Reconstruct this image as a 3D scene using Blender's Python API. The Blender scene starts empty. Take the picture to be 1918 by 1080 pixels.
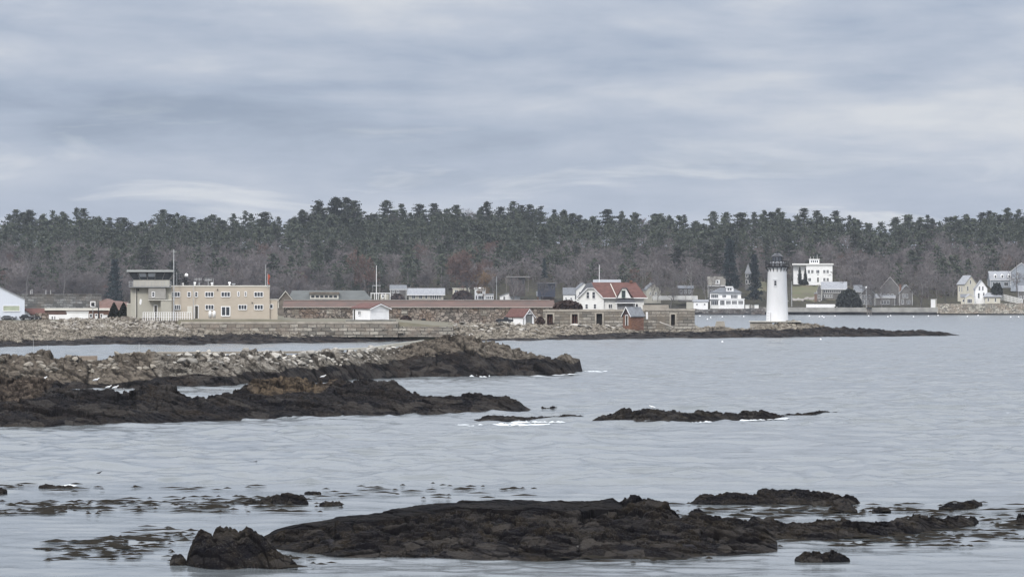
import bpy, bmesh, math, random
import numpy as np
from mathutils import Vector
R = math.radians
S = bpy.context.scene
COL = S.collection
# ---------------------------------------------------------------- camera
F, HC, Y0 = 5220.0, 8.54, 555.7          # focal length in photo pixels, eye height, horizon row
K = F*HC
cam = bpy.data.cameras.new("camera"); co = bpy.data.objects.new("camera", cam); COL.objects.link(co)
co.location = (0, 0, HC); cam.sensor_width = 36; cam.lens = 36*F/1918
co.rotation_euler = (R(90)+math.atan((Y0-540)/F), 0, 0)
cam.clip_start = 1; cam.clip_end = 9000
S.camera = co
# ---------------------------------------------------------------- exposure
S.view_settings.view_transform = 'Standard'; S.view_settings.look = 'None'
S.view_settings.exposure = 0.40; S.view_settings.gamma = 1.0
S.cycles.use_denoising = True
# ---------------------------------------------------------------- sky
W = bpy.data.worlds.new("World"); S.world = W; W.use_nodes = True
nt = W.node_tree; nt.nodes.clear()
class NT:
    def __init__(s, t): s.t = t
    def n(s, ty, **k):
        o = s.t.nodes.new(ty)
        for a, b in k.items():
            if a.startswith('_'): o.inputs[a[1:].replace('_', ' ')].default_value = b
            else: setattr(o, a, b)
        return o
    def l(s, a, b): s.t.links.new(a, b)
    def math(s, op, a, b=None, clamp=False):
        o = s.n('ShaderNodeMath', operation=op, use_clamp=clamp)
        for i, v in enumerate((a, b)):
            if v is None: continue
            if isinstance(v, (int, float)): o.inputs[i].default_value = v
            else: s.l(v, o.inputs[i])
        return o.outputs[0]
    def mix(s, f, a, b, mode='MIX'):
        o = s.n('ShaderNodeMix', data_type='RGBA', blend_type=mode)
        for k, v in ((0, f), (6, a), (7, b)):
            if isinstance(v, (int, float)): o.inputs[k].default_value = v
            elif isinstance(v, (tuple, list)): o.inputs[k].default_value = (*v[:3], 1)
            else: s.l(v, o.inputs[k])
        return o.outputs[2]
    def ramp(s, f, stops, interp='LINEAR'):
        o = s.n('ShaderNodeValToRGB'); o.color_ramp.interpolation = interp
        e = o.color_ramp.elements
        while len(e) < len(stops): e.new(0.5)
        for i, (p, c) in enumerate(stops):
            e[i].position = p
            e[i].color = (c, c, c, 1) if isinstance(c, (int, float)) else (*c[:3], 1)
        s.l(f, o.inputs[0]); return o.outputs[0]
    def noise(s, vec, scale, detail=3, rough=0.5, dist=0.0):
        o = s.n('ShaderNodeTexNoise'); o.inputs['Scale'].default_value = scale
        o.inputs['Detail'].default_value = detail; o.inputs['Roughness'].default_value = rough
        o.inputs['Distortion'].default_value = dist
        if vec is not None: s.l(vec, o.inputs['Vector'])
        return o.outputs[0]
    def mapping(s, vec, sc=(1, 1, 1), loc=(0, 0, 0)):
        o = s.n('ShaderNodeMapping'); o.inputs['Scale'].default_value = sc; o.inputs['Location'].default_value = loc
        s.l(vec, o.inputs['Vector']); return o.outputs[0]
SUN_EL, SUN_AZ = 38.0, 200.0      # azimuth measured from +Y clockwise
t = NT(nt)
sky = t.n('ShaderNodeTexSky', sky_type='NISHITA', sun_disc=False)
sky.sun_elevation = R(SUN_EL); sky.sun_rotation = R(SUN_AZ)
tc = t.n('ShaderNodeTexCoord')
sep = t.n('ShaderNodeSeparateXYZ'); t.l(tc.outputs['Generated'], sep.inputs[0])
zc = t.math('MAXIMUM', sep.outputs[2], 0.0)
# stratus seen from below: long flat bands that get thinner towards the horizon
cv = t.n('ShaderNodeCombineXYZ'); t.l(sep.outputs[0], cv.inputs[0]); t.l(zc, cv.inputs[1])
n0 = t.noise(t.mapping(cv.outputs[0], (3.2, 17.0, 2.0), (1.35, 0.55, 0)), 1.0, 3, 0.5, 0.3)
n1 = t.noise(t.mapping(cv.outputs[0], (8.0, 42.0, 2.0), (4.1, 2.7, 0)), 1.0, 5, 0.55, 0.25)
n2 = t.noise(t.mapping(cv.outputs[0], (22.0, 75.0, 2.0), (7.7, 4.2, 0)), 1.0, 5, 0.6, 0.3)
nn = t.math('ADD', t.math('MULTIPLY', n0, 0.45), t.math('ADD', t.math('MULTIPLY', n1, 0.38), t.math('MULTIPLY', n2, 0.17)))
cloud = t.ramp(nn, [(0.37, (0.215, 0.26, 0.345)), (0.45, (0.29, 0.335, 0.425)), (0.525, (0.375, 0.41, 0.485)), (0.60, (0.50, 0.515, 0.55))])
# a pale, slightly warmer break low over the trees
low = t.ramp(zc, [(0.0, 1.0), (0.02, 1.0), (0.075, 0.0)])
cloud = t.mix(t.math('MULTIPLY', low, 0.3), cloud, (0.45, 0.485, 0.56))
n3 = t.noise(t.mapping(cv.outputs[0], (12.0, 70.0, 2.0), (2.2, 9.1, 0)), 1.0, 4, 0.6, 0.6)
cloud = t.mix(t.math('MULTIPLY', t.math('MULTIPLY', low, 0.75), t.ramp(n3, [(0.54, 0.0), (0.68, 1.0)])), cloud, (0.60, 0.61, 0.62))
hi = t.ramp(zc, [(0.0, 0.0), (0.11, 0.0), (0.25, 0.24), (0.6, 0.75), (1.0, 1.0)])
cloud = t.mix(hi, cloud, (1.75, 1.80, 1.90))
bg1 = t.n('ShaderNodeBackground'); t.l(sky.outputs[0], bg1.inputs[0]); bg1.inputs[1].default_value = 0.08
bg2 = t.n('ShaderNodeBackground'); t.l(cloud, bg2.inputs[0]); bg2.inputs[1].default_value = 1.0
mx = t.n('ShaderNodeMixShader'); mx.inputs[0].default_value = 0.93
t.l(bg1.outputs[0], mx.inputs[1]); t.l(bg2.outputs[0], mx.inputs[2])
wo = t.n('ShaderNodeOutputWorld'); t.l(mx.outputs[0], wo.inputs[0])
# ---------------------------------------------------------------- sun (behind thin cloud)
sl = bpy.data.lights.new("sun", 'SUN'); sl.energy = 1.5; sl.angle = R(10); sl.color = (1.0, 0.95, 0.88)
so = bpy.data.objects.new("sun", sl); COL.objects.link(so)
az = R(SUN_AZ); d = Vector((math.sin(az)*math.cos(R(SUN_EL)), math.cos(az)*math.cos(R(SUN_EL)), math.sin(R(SUN_EL))))
so.rotation_euler = (-d).to_track_quat('-Z', 'Y').to_euler()

# ---------------------------------------------------------------- helpers
def X(px, D): return (px-959.0)*D/F
def Zp(py, D): return HC-(py-Y0)*D/F
def Dw(py): return K/(py-Y0)              # distance of the waterline seen at a photo row
def tag(o, label=None, cat=None, group=None, kind=None):
    if label: o['label'] = label
    if cat: o['category'] = cat
    if group: o['group'] = group
    if kind: o['kind'] = kind
    return o
def mesh_np(name, V, Fa, mat, parent=None, smooth=False, attrs=None):
    me = bpy.data.meshes.new(name)
    V = np.asarray(V, dtype=np.float32); Fa = np.asarray(Fa, dtype=np.int32)
    n, k = Fa.shape
    me.vertices.add(len(V)); me.vertices.foreach_set('co', V.ravel())
    me.loops.add(n*k); me.loops.foreach_set('vertex_index', Fa.ravel())
    me.polygons.add(n); me.polygons.foreach_set('loop_start', np.arange(0, n*k, k, dtype=np.int32))
    if smooth: me.polygons.foreach_set('use_smooth', np.ones(n, dtype=bool))
    me.update(calc_edges=True)
    if attrs:
        for a, v in attrs.items():
            at = me.attributes.new(a, 'FLOAT', 'POINT'); at.data.foreach_set('value', np.asarray(v, dtype=np.float32).ravel())
    if mat: me.materials.append(mat)
    o = bpy.data.objects.new(name, me); COL.objects.link(o)
    if parent: o.parent = parent
    return o
class MB:
    def __init__(s): s.v = []; s.f = []
    def add(s, vs, fs):
        b = len(s.v); s.v += [tuple(p) for p in vs]; s.f += [tuple(b+i for i in q) for q in fs]; return s
    def box(s, x0, x1, y0, y1, z0, z1):
        return s.add([(x0,y0,z0),(x1,y0,z0),(x1,y1,z0),(x0,y1,z0),(x0,y0,z1),(x1,y0,z1),(x1,y1,z1),(x0,y1,z1)],
                     [(0,3,2,1),(4,5,6,7),(0,1,5,4),(1,2,6,5),(2,3,7,6),(3,0,4,7)])
    def xz(s, poly, y0, y1):      # polygon in x,z pushed through y
        n = len(poly)
        return s.add([(a, y0, b) for a, b in poly]+[(a, y1, b) for a, b in poly],
                     [tuple(range(n)), tuple(range(2*n-1, n-1, -1))]+[(i, i+n, (i+1) % n+n, (i+1) % n) for i in range(n)])
    def yz(s, poly, x0, x1):
        n = len(poly)
        return s.add([(x0, a, b) for a, b in poly]+[(x1, a, b) for a, b in poly],
                     [tuple(range(n)), tuple(range(2*n-1, n-1, -1))]+[(i, i+n, (i+1) % n+n, (i+1) % n) for i in range(n)])
    def lathe(s, cx, cy, prof, n=20):
        vs = [(cx+r*math.cos(2*math.pi*i/n), cy+r*math.sin(2*math.pi*i/n), z) for r, z in prof for i in range(n)]
        fs = [(j*n+i, j*n+(i+1) % n, (j+1)*n+(i+1) % n, (j+1)*n+i) for j in range(len(prof)-1) for i in range(n)]
        fs += [tuple(range(n-1, -1, -1)), tuple((len(prof)-1)*n+i for i in range(n))]
        return s.add(vs, fs)
    def tube(s, p, q, r0, r1=None, n=6):
        r1 = r0 if r1 is None else r1
        p = Vector(p); q = Vector(q); a = (q-p).normalized()
        u = a.orthogonal().normalized(); w = a.cross(u)
        vs = [c+(u*math.cos(2*math.pi*i/n)+w*math.sin(2*math.pi*i/n))*r for c, r in ((p, r0), (q, r1)) for i in range(n)]
        return s.add(vs, [(i, (i+1) % n, (i+1) % n+n, i+n) for i in range(n)]+[tuple(range(n-1, -1, -1)), tuple(range(n, 2*n))])
    def build(s, name, mat, parent=None, smooth=False):
        me = bpy.data.meshes.new(name); me.from_pydata(s.v, [], s.f)
        bm = bmesh.new(); bm.from_mesh(me); bmesh.ops.recalc_face_normals(bm, faces=bm.faces); bm.to_mesh(me); bm.free()
        if smooth: me.polygons.foreach_set('use_smooth', np.ones(len(me.polygons), dtype=bool))
        me.materials.append(mat)
        o = bpy.data.objects.new(name, me); COL.objects.link(o)
        if parent: o.parent = parent
        return o
def empty(name, loc, rz=0, label=None, cat=None, group=None):
    o = bpy.data.objects.new(name, None); COL.objects.link(o); o.location = loc; o.rotation_euler = (0, 0, rz)
    o.empty_display_size = 0.5
    return tag(o, label, cat, group)

# ---- numpy noise
def hsh(ix, iy, seed):
    a = (ix.astype(np.int64)*374761393+iy.astype(np.int64)*668265263+seed*974634777) & 0xffffffff
    a = ((a ^ (a >> 13))*1274126177) & 0xffffffff
    a = ((a ^ (a >> 16))*2246822519) & 0xffffffff
    return ((a ^ (a >> 15)) & 0xffffff)/float(0xffffff)
def vn(x, y, seed=0):
    ix = np.floor(x); iy = np.floor(y); fx = x-ix; fy = y-iy
    fx = fx*fx*fx*(fx*(fx*6-15)+10); fy = fy*fy*fy*(fy*(fy*6-15)+10)
    a = hsh(ix, iy, seed); b = hsh(ix+1, iy, seed); c = hsh(ix, iy+1, seed); d_ = hsh(ix+1, iy+1, seed)
    return (a*(1-fx)+b*fx)*(1-fy)+(c*(1-fx)+d_*fx)*fy
def fbm(x, y, seed=0, o=5, g=0.5):
    s = 0; a = 1; tt = 0
    for i in range(o):
        s = s+a*vn(x*2**i, y*2**i, seed+i*17); tt += a; a *= g
    return s/tt*2-1
def ridged(x, y, seed=0, o=4):
    s = 0; a = 1; tt = 0
    for i in range(o):
        s = s+a*(1-np.abs(vn(x*2**i, y*2**i, seed+i*13)*2-1)); tt += a; a *= 0.5
    return s/tt
def blocky(x, y, seed=0, tilt=0.9):
    ix = np.floor(x); iy = np.floor(y); best = np.full(x.shape, 9.0); second = np.full(x.shape, 9.0); val = np.zeros(x.shape)
    for i in (-1, 0, 1):
        for j in (-1, 0, 1):
            cx = ix+i; cy = iy+j
            px = cx+hsh(cx, cy, seed+1); py = cy+hsh(cx, cy, seed+2)
            dx = x-px; dy = y-py; dd = dx*dx+dy*dy
            v = (hsh(cx, cy, seed+3)-0.5)+tilt*(dx*(hsh(cx, cy, seed+4)-0.5)+dy*(hsh(cx, cy, seed+5)-0.5))
            m = dd < best
            second = np.where(m, best, np.minimum(second, dd)); val = np.where(m, v, val); best = np.where(m, dd, best)
    return val*2, np.sqrt(second)-np.sqrt(best)
def sstep(a, b, x):
    u = np.clip((x-a)/(b-a), 0, 1); return u*u*(3-2*u)
def grid_faces(nr, nc):
    i = np.arange((nr-1)*(nc-1)); r = i//(nc-1); c = i % (nc-1); b = r*nc+c
    return np.stack([b, b+1, b+nc+1, b+nc], 1)

# ---------------------------------------------------------------- materials
MATS = {}
def mat(name, c, rough=0.8, var=0.15, scale=1.0, bump=0.0, metal=0.0, stretch=(1, 1, 1), c2=None, spec=0.4, obj_rand=0.0):
    if name in MATS: return MATS[name]
    m = bpy.data.materials.new(name); m.use_nodes = True; t = NT(m.node_tree)
    p = m.node_tree.nodes['Principled BSDF']; p.inputs['Roughness'].default_value = rough; p.inputs['Metallic'].default_value = metal
    p.inputs['Specular IOR Level'].default_value = spec
    g = t.n('ShaderNodeNewGeometry'); v = t.mapping(g.outputs['Position'], stretch)
    n = t.noise(v, scale, 4, 0.6)
    if c2 is None: c2 = tuple(x*(1-var*1.6) for x in c); c1 = tuple(min(1, x*(1+var)) for x in c)
    else: c1 = c
    colr = t.mix(t.ramp(n, [(0.3, 0.0), (0.7, 1.0)]), c2, c1)
    if obj_rand:
        oi = t.n('ShaderNodeObjectInfo')
        f = t.math('ADD', t.math('MULTIPLY', oi.outputs['Random'], 2*obj_rand), 1-obj_rand)
        hv = t.n('ShaderNodeHueSaturation'); t.l(colr, hv.inputs['Color']); t.l(f, hv.inputs['Value']); colr = hv.outputs[0]
    t.l(colr, p.inputs['Base Color'])
    if bump:
        b = t.n('ShaderNodeBump'); b.inputs['Strength'].default_value = bump; b.inputs['Distance'].default_value = 0.2
        t.l(t.noise(v, scale*3, 5, 0.65), b.inputs['Height']); t.l(b.outputs[0], p.inputs['Normal'])
    MATS[name] = m; return m
def block_mat(name, c, mortar, bw, bh, var=0.5, msize=0.03, bump=0.6, warm=(0.28, 0.2, 0.14)):
    m = bpy.data.materials.new(name); m.use_nodes = True; t = NT(m.node_tree)
    p = m.node_tree.nodes['Principled BSDF']; p.inputs['Roughness'].default_value = 0.9; p.inputs['Specular IOR Level'].default_value = 0.2
    g = t.n('ShaderNodeNewGeometry'); s3 = t.n('ShaderNodeSeparateXYZ'); t.l(g.outputs['Position'], s3.inputs[0])
    cb = t.n('ShaderNodeCombineXYZ'); t.l(t.math('ADD', s3.outputs[0], s3.outputs[1]), cb.inputs[0]); t.l(s3.outputs[2], cb.inputs[1])
    dn = t.n('ShaderNodeTexNoise'); dn.inputs['Scale'].default_value = 0.9; t.l(g.outputs['Position'], dn.inputs['Vector'])
    wob = t.n('ShaderNodeVectorMath', operation='SCALE'); t.l(dn.outputs[1], wob.inputs[0]); wob.inputs['Scale'].default_value = 0.25
    ad = t.n('ShaderNodeVectorMath', operation='ADD'); t.l(cb.outputs[0], ad.inputs[0]); t.l(wob.outputs[0], ad.inputs[1])
    br = t.n('ShaderNodeTexBrick'); t.l(ad.outputs[0], br.inputs['Vector'])
    br.inputs['Scale'].default_value = 1.0; br.inputs['Brick Width'].default_value = bw; br.inputs['Row Height'].default_value = bh
    br.inputs['Mortar Size'].default_value = msize; br.inputs['Bias'].default_value = 0.1
    br.inputs['Color1'].default_value = (*[min(1, x*(1+var)) for x in c], 1); br.inputs['Color2'].default_value = (*[x*(1-var) for x in c], 1)
    br.inputs['Mortar'].default_value = (*mortar, 1)
    big = t.noise(g.outputs['Position'], 0.35, 5, 0.65); fine = t.noise(g.outputs['Position'], 3.0, 4, 0.7)
    cc = t.mix(t.ramp(big, [(0.42, 0.0), (0.62, 0.75)]), br.outputs[0], warm)
    cc = t.mix(t.ramp(fine, [(0.35, 0.7), (0.6, 0.0)]), cc, tuple(x*0.45 for x in c))
    t.l(cc, p.inputs['Base Color'])
    b = t.n('ShaderNodeBump'); b.inputs['Strength'].default_value = bump; b.inputs['Distance'].default_value = 0.15
    t.l(t.math('SUBTRACT', fine, br.outputs[1]), b.inputs['Height']); t.l(b.outputs[0], p.inputs['Normal'])
    MATS[name] = m; return m
def rubble_mat(name, c, dark, size=0.7):
    m = bpy.data.materials.new(name); m.use_nodes = True; t = NT(m.node_tree)
    p = m.node_tree.nodes['Principled BSDF']; p.inputs['Roughness'].default_value = 0.92; p.inputs['Specular IOR Level'].default_value = 0.2
    g = t.n('ShaderNodeNewGeometry'); v = t.mapping(g.outputs['Position'], (1, 1, 1.3))
    vo = t.n('ShaderNodeTexVoronoi'); vo.inputs['Scale'].default_value = 1/size; t.l(v, vo.inputs['Vector'])
    ve = t.n('ShaderNodeTexVoronoi', feature='DISTANCE_TO_EDGE'); ve.inputs['Scale'].default_value = 1/size; t.l(v, ve.inputs['Vector'])
    s3 = t.n('ShaderNodeSeparateColor'); t.l(vo.outputs['Color'], s3.inputs[0])
    big = t.noise(g.outputs['Position'], 0.25, 4, 0.6)
    cc = t.mix(s3.outputs[0], tuple(x*0.35 for x in c), tuple(min(1, x*1.5) for x in c))
    cc = t.mix(t.ramp(big, [(0.4, 0.0), (0.65, 0.6)]), cc, (c[0]*0.75, c[1]*0.55, c[2]*0.42))
    cc = t.mix(t.ramp(ve.outputs[0], [(0.02, 1.0), (0.09, 0.0)]), cc, dark)
    t.l(cc, p.inputs['Base Color'])
    b = t.n('ShaderNodeBump'); b.inputs['Strength'].default_value = 0.8; b.inputs['Distance'].default_value = 0.2
    t.l(ve.outputs[0], b.inputs['Height']); t.l(b.outputs[0], p.inputs['Normal'])
    MATS[name] = m; return m
def rock_mat(name, pale, pale2, dark, weed, warm=(0.22, 0.13, 0.07), sc=1.0, wetrough=0.45):
    m = bpy.data.materials.new(name); m.use_nodes = True; t = NT(m.node_tree)
    p = m.node_tree.nodes['Principled BSDF']; p.inputs['IOR'].default_value = 1.13
    g = t.n('ShaderNodeNewGeometry'); pos = g.outputs['Position']
    a1 = t.n('ShaderNodeAttribute', attribute_name='weed').outputs['Fac']; a2 = t.n('ShaderNodeAttribute', attribute_name='warm').outputs['Fac']
    a3 = t.n('ShaderNodeAttribute', attribute_name='crack').outputs['Fac']
    n = t.noise(pos, 0.5*sc, 6, 0.65); n2 = t.noise(pos, 4.0*sc, 5, 0.7)
    vo = t.n('ShaderNodeTexVoronoi'); vo.inputs['Scale'].default_value = 0.8*sc; t.l(t.mapping(pos, (0.8, 0.8, 2.0)), vo.inputs['Vector'])
    s3 = t.n('ShaderNodeSeparateColor'); t.l(vo.outputs['Color'], s3.inputs[0])
    cc = t.mix(t.ramp(n, [(0.35, 0.0), (0.65, 1.0)]), pale2, pale)
    cc = t.mix(t.math('MULTIPLY', s3.outputs[0], 0.45), cc, tuple(x*0.35 for x in pale))
    cc = t.mix(t.ramp(n2, [(0.42, 0.55), (0.6, 0.0)]), cc, tuple(x*0.3 for x in pale))
    cc = t.mix(a2, cc, t.mix(n2, tuple(x*0.6 for x in warm), warm))
    cc = t.mix(t.ramp(t.noise(pos, 1.3*sc, 5, 0.7, 0.6), [(0.44, 0.85), (0.54, 0.0)]), cc, tuple(x*0.30 for x in pale2))
    wd = t.mix(t.ramp(n, [(0.4, 0.0), (0.6, 1.0)]), dark, weed)
    wd = t.mix(t.ramp(n2, [(0.5, 0.0), (0.68, 0.45)]), wd, tuple(x*2.2 for x in weed))
    wd = t.mix(t.ramp(t.noise(pos, 9.0*sc, 3, 0.7), [(0.56, 0.0), (0.66, 0.5)]), wd, (0.11, 0.105, 0.10))  # grey specks, like the lighter weed specks above, paint wet glints into the colour
    wd = t.mix(t.ramp(s3.outputs[1], [(0.55, 0.0), (0.85, 0.55)]), wd, (0.055, 0.05, 0.046))
    wd = t.mix(t.ramp(s3.outputs[2], [(0.5, 0.0), (0.75, 0.6)]), wd, (0.007, 0.007, 0.009))
    f = t.math('ADD', a1, t.math('MULTIPLY', t.math('SUBTRACT', n2, 0.5), 0.9))
    cc = t.mix(t.ramp(f, [(0.4, 0.0), (0.6, 1.0)]), cc, wd)
    cc = t.mix(t.math('MULTIPLY', a3, 0.8), cc, tuple(x*0.4 for x in dark))
    t.l(cc, p.inputs['Base Color'])
    t.l(t.ramp(a1, [(0.3, 0.9), (0.7, wetrough)]), p.inputs['Roughness']); p.inputs['Specular IOR Level'].default_value = 0.07
    b = t.n('ShaderNodeBump'); b.inputs['Strength'].default_value = 1.0; b.inputs['Distance'].default_value = 0.12/sc
    t.l(t.math('ADD', n2, t.math('MULTIPLY', t.noise(pos, 14*sc, 3, 0.7), 0.5)), b.inputs['Height']); t.l(b.outputs[0], p.inputs['Normal'])
    MATS[name] = m; return m

white = mat('white_paint', (0.82, 0.82, 0.82), 0.6, 0.06, 0.8)
white2 = mat('weathered_white_boards', (0.74, 0.74, 0.72), 0.7, 0.08, 1.5, stretch=(1, 1, 4))
pinkwall = mat('tan_render', (0.46, 0.405, 0.335), 0.85, 0.05, 0.35)
greywall = mat('grey_tan_render', (0.40, 0.385, 0.33), 0.85, 0.06, 0.4)
trimw = mat('pale_trim', (0.62, 0.60, 0.54), 0.7, 0.06)
glass = mat('dark_glass', (0.035, 0.04, 0.048), 0.15, 0.3, 0.6, spec=0.8)
blind = mat('pale_blind', (0.42, 0.46, 0.50), 0.5, 0.1)
dkdoor = mat('dark_door', (0.05, 0.045, 0.035), 0.6, 0.2)
redroof = mat('red_shingles', (0.115, 0.054, 0.046), 0.85, 0.22, 1.2, 0.3, stretch=(1, 1, 4))
rustroof = mat('rusty_red_roof', (0.125, 0.074, 0.06), 0.85, 0.3, 0.7, 0.3, stretch=(0.5, 0.5, 3), c2=(0.075, 0.056, 0.048))
greenroof = mat('grey_green_roof', (0.095, 0.102, 0.100), 0.8, 0.12, 0.6)
greyroof = mat('grey_shingles', (0.155, 0.165, 0.18), 0.85, 0.2, 1.2, 0.2)
palegreyroof = mat('pale_grey_shingles', (0.28, 0.29, 0.31), 0.85, 0.18, 1.2, 0.2)
darkroof = mat('dark_shingles', (0.05, 0.052, 0.06), 0.8, 0.25, 1.0)
blackm = mat('black_metal', (0.012, 0.013, 0.016), 0.45, 0.2)
greym = mat('grey_metal', (0.30, 0.31, 0.32), 0.5, 0.1, metal=0.3)
mast = mat('weathered_mast', (0.42, 0.43, 0.44), 0.6, 0.1)
woodp = mat('weathered_wood', (0.16, 0.14, 0.12), 0.85, 0.3)
orange = mat('faded_orange_cloth', (0.42, 0.10, 0.06), 0.8, 0.2, 2)
brick = block_mat('weathered_brick', (0.20, 0.10, 0.075), (0.16, 0.13, 0.11), 0.5, 0.16, 0.35, 0.02, 0.3, (0.24, 0.13, 0.075))
granite = block_mat('granite_blocks', (0.33, 0.31, 0.275), (0.03, 0.028, 0.025), 1.9, 0.62, 0.55, 0.05, 0.7, (0.20, 0.165, 0.125))
granite2 = block_mat('grey_granite_blocks', (0.22, 0.225, 0.225), (0.055, 0.055, 0.055), 1.6, 0.55, 0.5, 0.04, 0.7, (0.17, 0.15, 0.13))
seawallm = block_mat('seawall_granite', (0.38, 0.355, 0.31), (0.02, 0.02, 0.02), 1.7, 0.7, 0.45, 0.07, 0.8, (0.24, 0.19, 0.15))
rubw = rubble_mat('rubble_stone', (0.235, 0.21, 0.185), (0.035, 0.03, 0.028), 0.8)
concrete = mat('old_concrete', (0.34, 0.31, 0.265), 0.9, 0.2, 0.7, 0.3)
grass = mat('dry_winter_grass', (0.15, 0.135, 0.095), 0.95, 0.3, 0.3, 0.3, c2=(0.10, 0.095, 0.07))
hillm = mat('leaf_litter_slope', (0.05, 0.046, 0.042), 0.95, 0.3, 0.1, 0.3, c2=(0.10, 0.10, 0.06))
pathm = mat('pale_gravel_path', (0.26, 0.24, 0.22), 0.95, 0.15)
barkm = mat('grey_bark', (0.13, 0.12, 0.115), 0.9, 0.25, 1.5, obj_rand=0.3)
palebark = mat('pale_bark', (0.33, 0.31, 0.30), 0.9, 0.2, 1.5)
pinem = mat('pine_needles', (0.062, 0.070, 0.046), 0.85, 0.45, 0.35, spec=0.2, c2=(0.024, 0.031, 0.025), obj_rand=0.35)
sprucem = mat('spruce_needles', (0.02, 0.034, 0.032), 0.85, 0.4, 0.35, spec=0.2, c2=(0.01, 0.017, 0.02), obj_rand=0.2)
twigm = mat('bare_twigs', (0.115, 0.102, 0.102), 0.9, 0.25, 0.15, spec=0.2, obj_rand=0.35)
russm = mat('russet_leaves', (0.14, 0.085, 0.068), 0.9, 0.3, 0.4, spec=0.2, c2=(0.10, 0.07, 0.06))
goldm = mat('brown_gold_leaves', (0.20, 0.13, 0.07), 0.9, 0.3, 0.4, spec=0.2)
bushm = mat('dark_shrub', (0.022, 0.026, 0.02), 0.9, 0.35, 1.0, spec=0.2)
brushm = mat('brown_brush', (0.07, 0.05, 0.045), 0.95, 0.35, 0.4, spec=0.1)
boulderm = mat('pale_boulder', (0.42, 0.40, 0.365), 0.9, 0.3, 1.0, 0.5, c2=(0.20, 0.185, 0.16), obj_rand=0.4)
foamm = mat('sea_foam', (0.6, 0.63, 0.65), 0.6, 0.05)
weedm = mat('floating_seaweed', (0.012, 0.011, 0.009), 0.9, 0.4, 1.2, c2=(0.022, 0.018, 0.013), spec=0.05)

# ---------------------------------------------------------------- water
def water():
    rows = [12.0]
    while rows[-1] < 1500: rows.append(rows[-1]+min(6.0, max(0.18, rows[-1]*0.0022)) if rows[-1] > 70 else rows[-1]+2.5)
    rows = np.array(rows+[2200, 4200.0]); cols = np.linspace(-0.30, 0.30, 880)
    Dg = np.repeat(rows[:, None], len(cols), 1); Xg = cols[None, :]*(Dg+60)
    amp = (1-sstep(900, 1250, Dg))
    calm = sstep(0.0, 0.5, fbm(Xg/14, Dg/9, 71, 3)+0.25)*sstep(128, 150, Dg)+(Dg > 128)*0.5+0.32*(Dg <= 140)
    calm = np.clip(calm, 0.3, 1)
    z = np.zeros_like(Dg)
    for i, lam in enumerate((.55, .8, 1.15, 1.6, 2.2, 3.0, 4.2, 6.0, 9.0)):
        res = sstep(lam*.62, lam*.28, np.maximum(.18, Dg*.0022)); wx = Xg+.35*lam*fbm(Xg/(lam*2), Dg/(lam*2), 300+i, 2)
        rd = 1-2*np.abs(vn(wx/(lam*.95)+Dg*.13/lam, Dg/(lam*.62), 400+i)*2-1)
        z += (.020 if lam < 1.5 else .050 if lam < 4.5 else .042 if lam < 7 else .034)*lam**.72*rd*res*(.35+.9*vn(Xg/(lam*7), Dg/(lam*7), 200+i))*(1 if lam < 5 else .6)
    z *= amp*calm
    z -= 0.08
    V = np.stack([Xg, Dg, z], -1).reshape(-1, 3)
    m = bpy.data.materials.new('sea_water'); m.use_nodes = True; t = NT(m.node_tree)
    p = m.node_tree.nodes['Principled BSDF']
    p.inputs['Base Color'].default_value = (0.115, 0.129, 0.137, 1); p.inputs['Roughness'].default_value = 0.10
    p.inputs['IOR'].default_value = 1.333; p.inputs['Specular IOR Level'].default_value = 0.5
    g = t.n('ShaderNodeNewGeometry'); pos = g.outputs['Position']
    a = t.noise(t.mapping(pos, (0.8, 1.7, 1)), 1.3, 6, 0.62, 0.4)
    b = t.noise(t.mapping(pos, (0.6, 1.0, 1)), 0.16, 4, 0.6, 0.5)
    c = t.noise(t.mapping(pos, (0.5, 1.0, 1)), 0.035, 3, 0.5, 0.3)
    hgt = t.math('ADD', t.math('MULTIPLY', a, 0.55), t.math('MULTIPLY', b, 1.6))
    near = t.n('ShaderNodeSeparateXYZ'); t.l(pos, near.inputs[0])
    st = t.ramp(t.math('DIVIDE', near.outputs[1], 1400.0), [(0.0, 0.22), (0.10, 0.25), (0.2, 0.45), (0.35, 1.0), (1.0, 1.0)])
    t.l(t.ramp(t.math('DIVIDE', near.outputs[1], 1400.0), [(0.0, 0.10), (0.15, 0.14), (0.3, 0.17), (0.45, 0.2), (1.0, 0.24)]), p.inputs['Roughness'])
    st = t.math('MULTIPLY', st, t.ramp(c, [(0.35, 0.65), (0.6, 1.0)]))
    gust = t.ramp(t.noise(t.mapping(pos, (0.32, 0.085, 1)), 1.0, 5, 0.7, 0.3), [(0.42, 0.25), (0.58, 1.0)])
    farf = t.ramp(t.math('DIVIDE', near.outputs[1], 1400.0), [(0.12, 0.0), (0.25, 1.0)])
    st = t.math('MULTIPLY', st, t.mix(farf, (1, 1, 1), gust)); hgt = t.math('MULTIPLY', hgt, t.ramp(farf, [(0.0, 0.5), (1.0, 1.0)]))
    hgt = t.math('MULTIPLY', hgt, 2.0)
    bp = t.n('ShaderNodeBump'); bp.inputs['Distance'].default_value = 0.22; t.l(hgt, bp.inputs['Height']); t.l(t.math('MULTIPLY', st, 0.9), bp.inputs['Strength'])
    t.l(bp.outputs[0], p.inputs['Normal'])
    o = mesh_np('water', V, grid_faces(len(rows), len(cols)), m, smooth=True); tag(o, kind='structure')
water()

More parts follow.
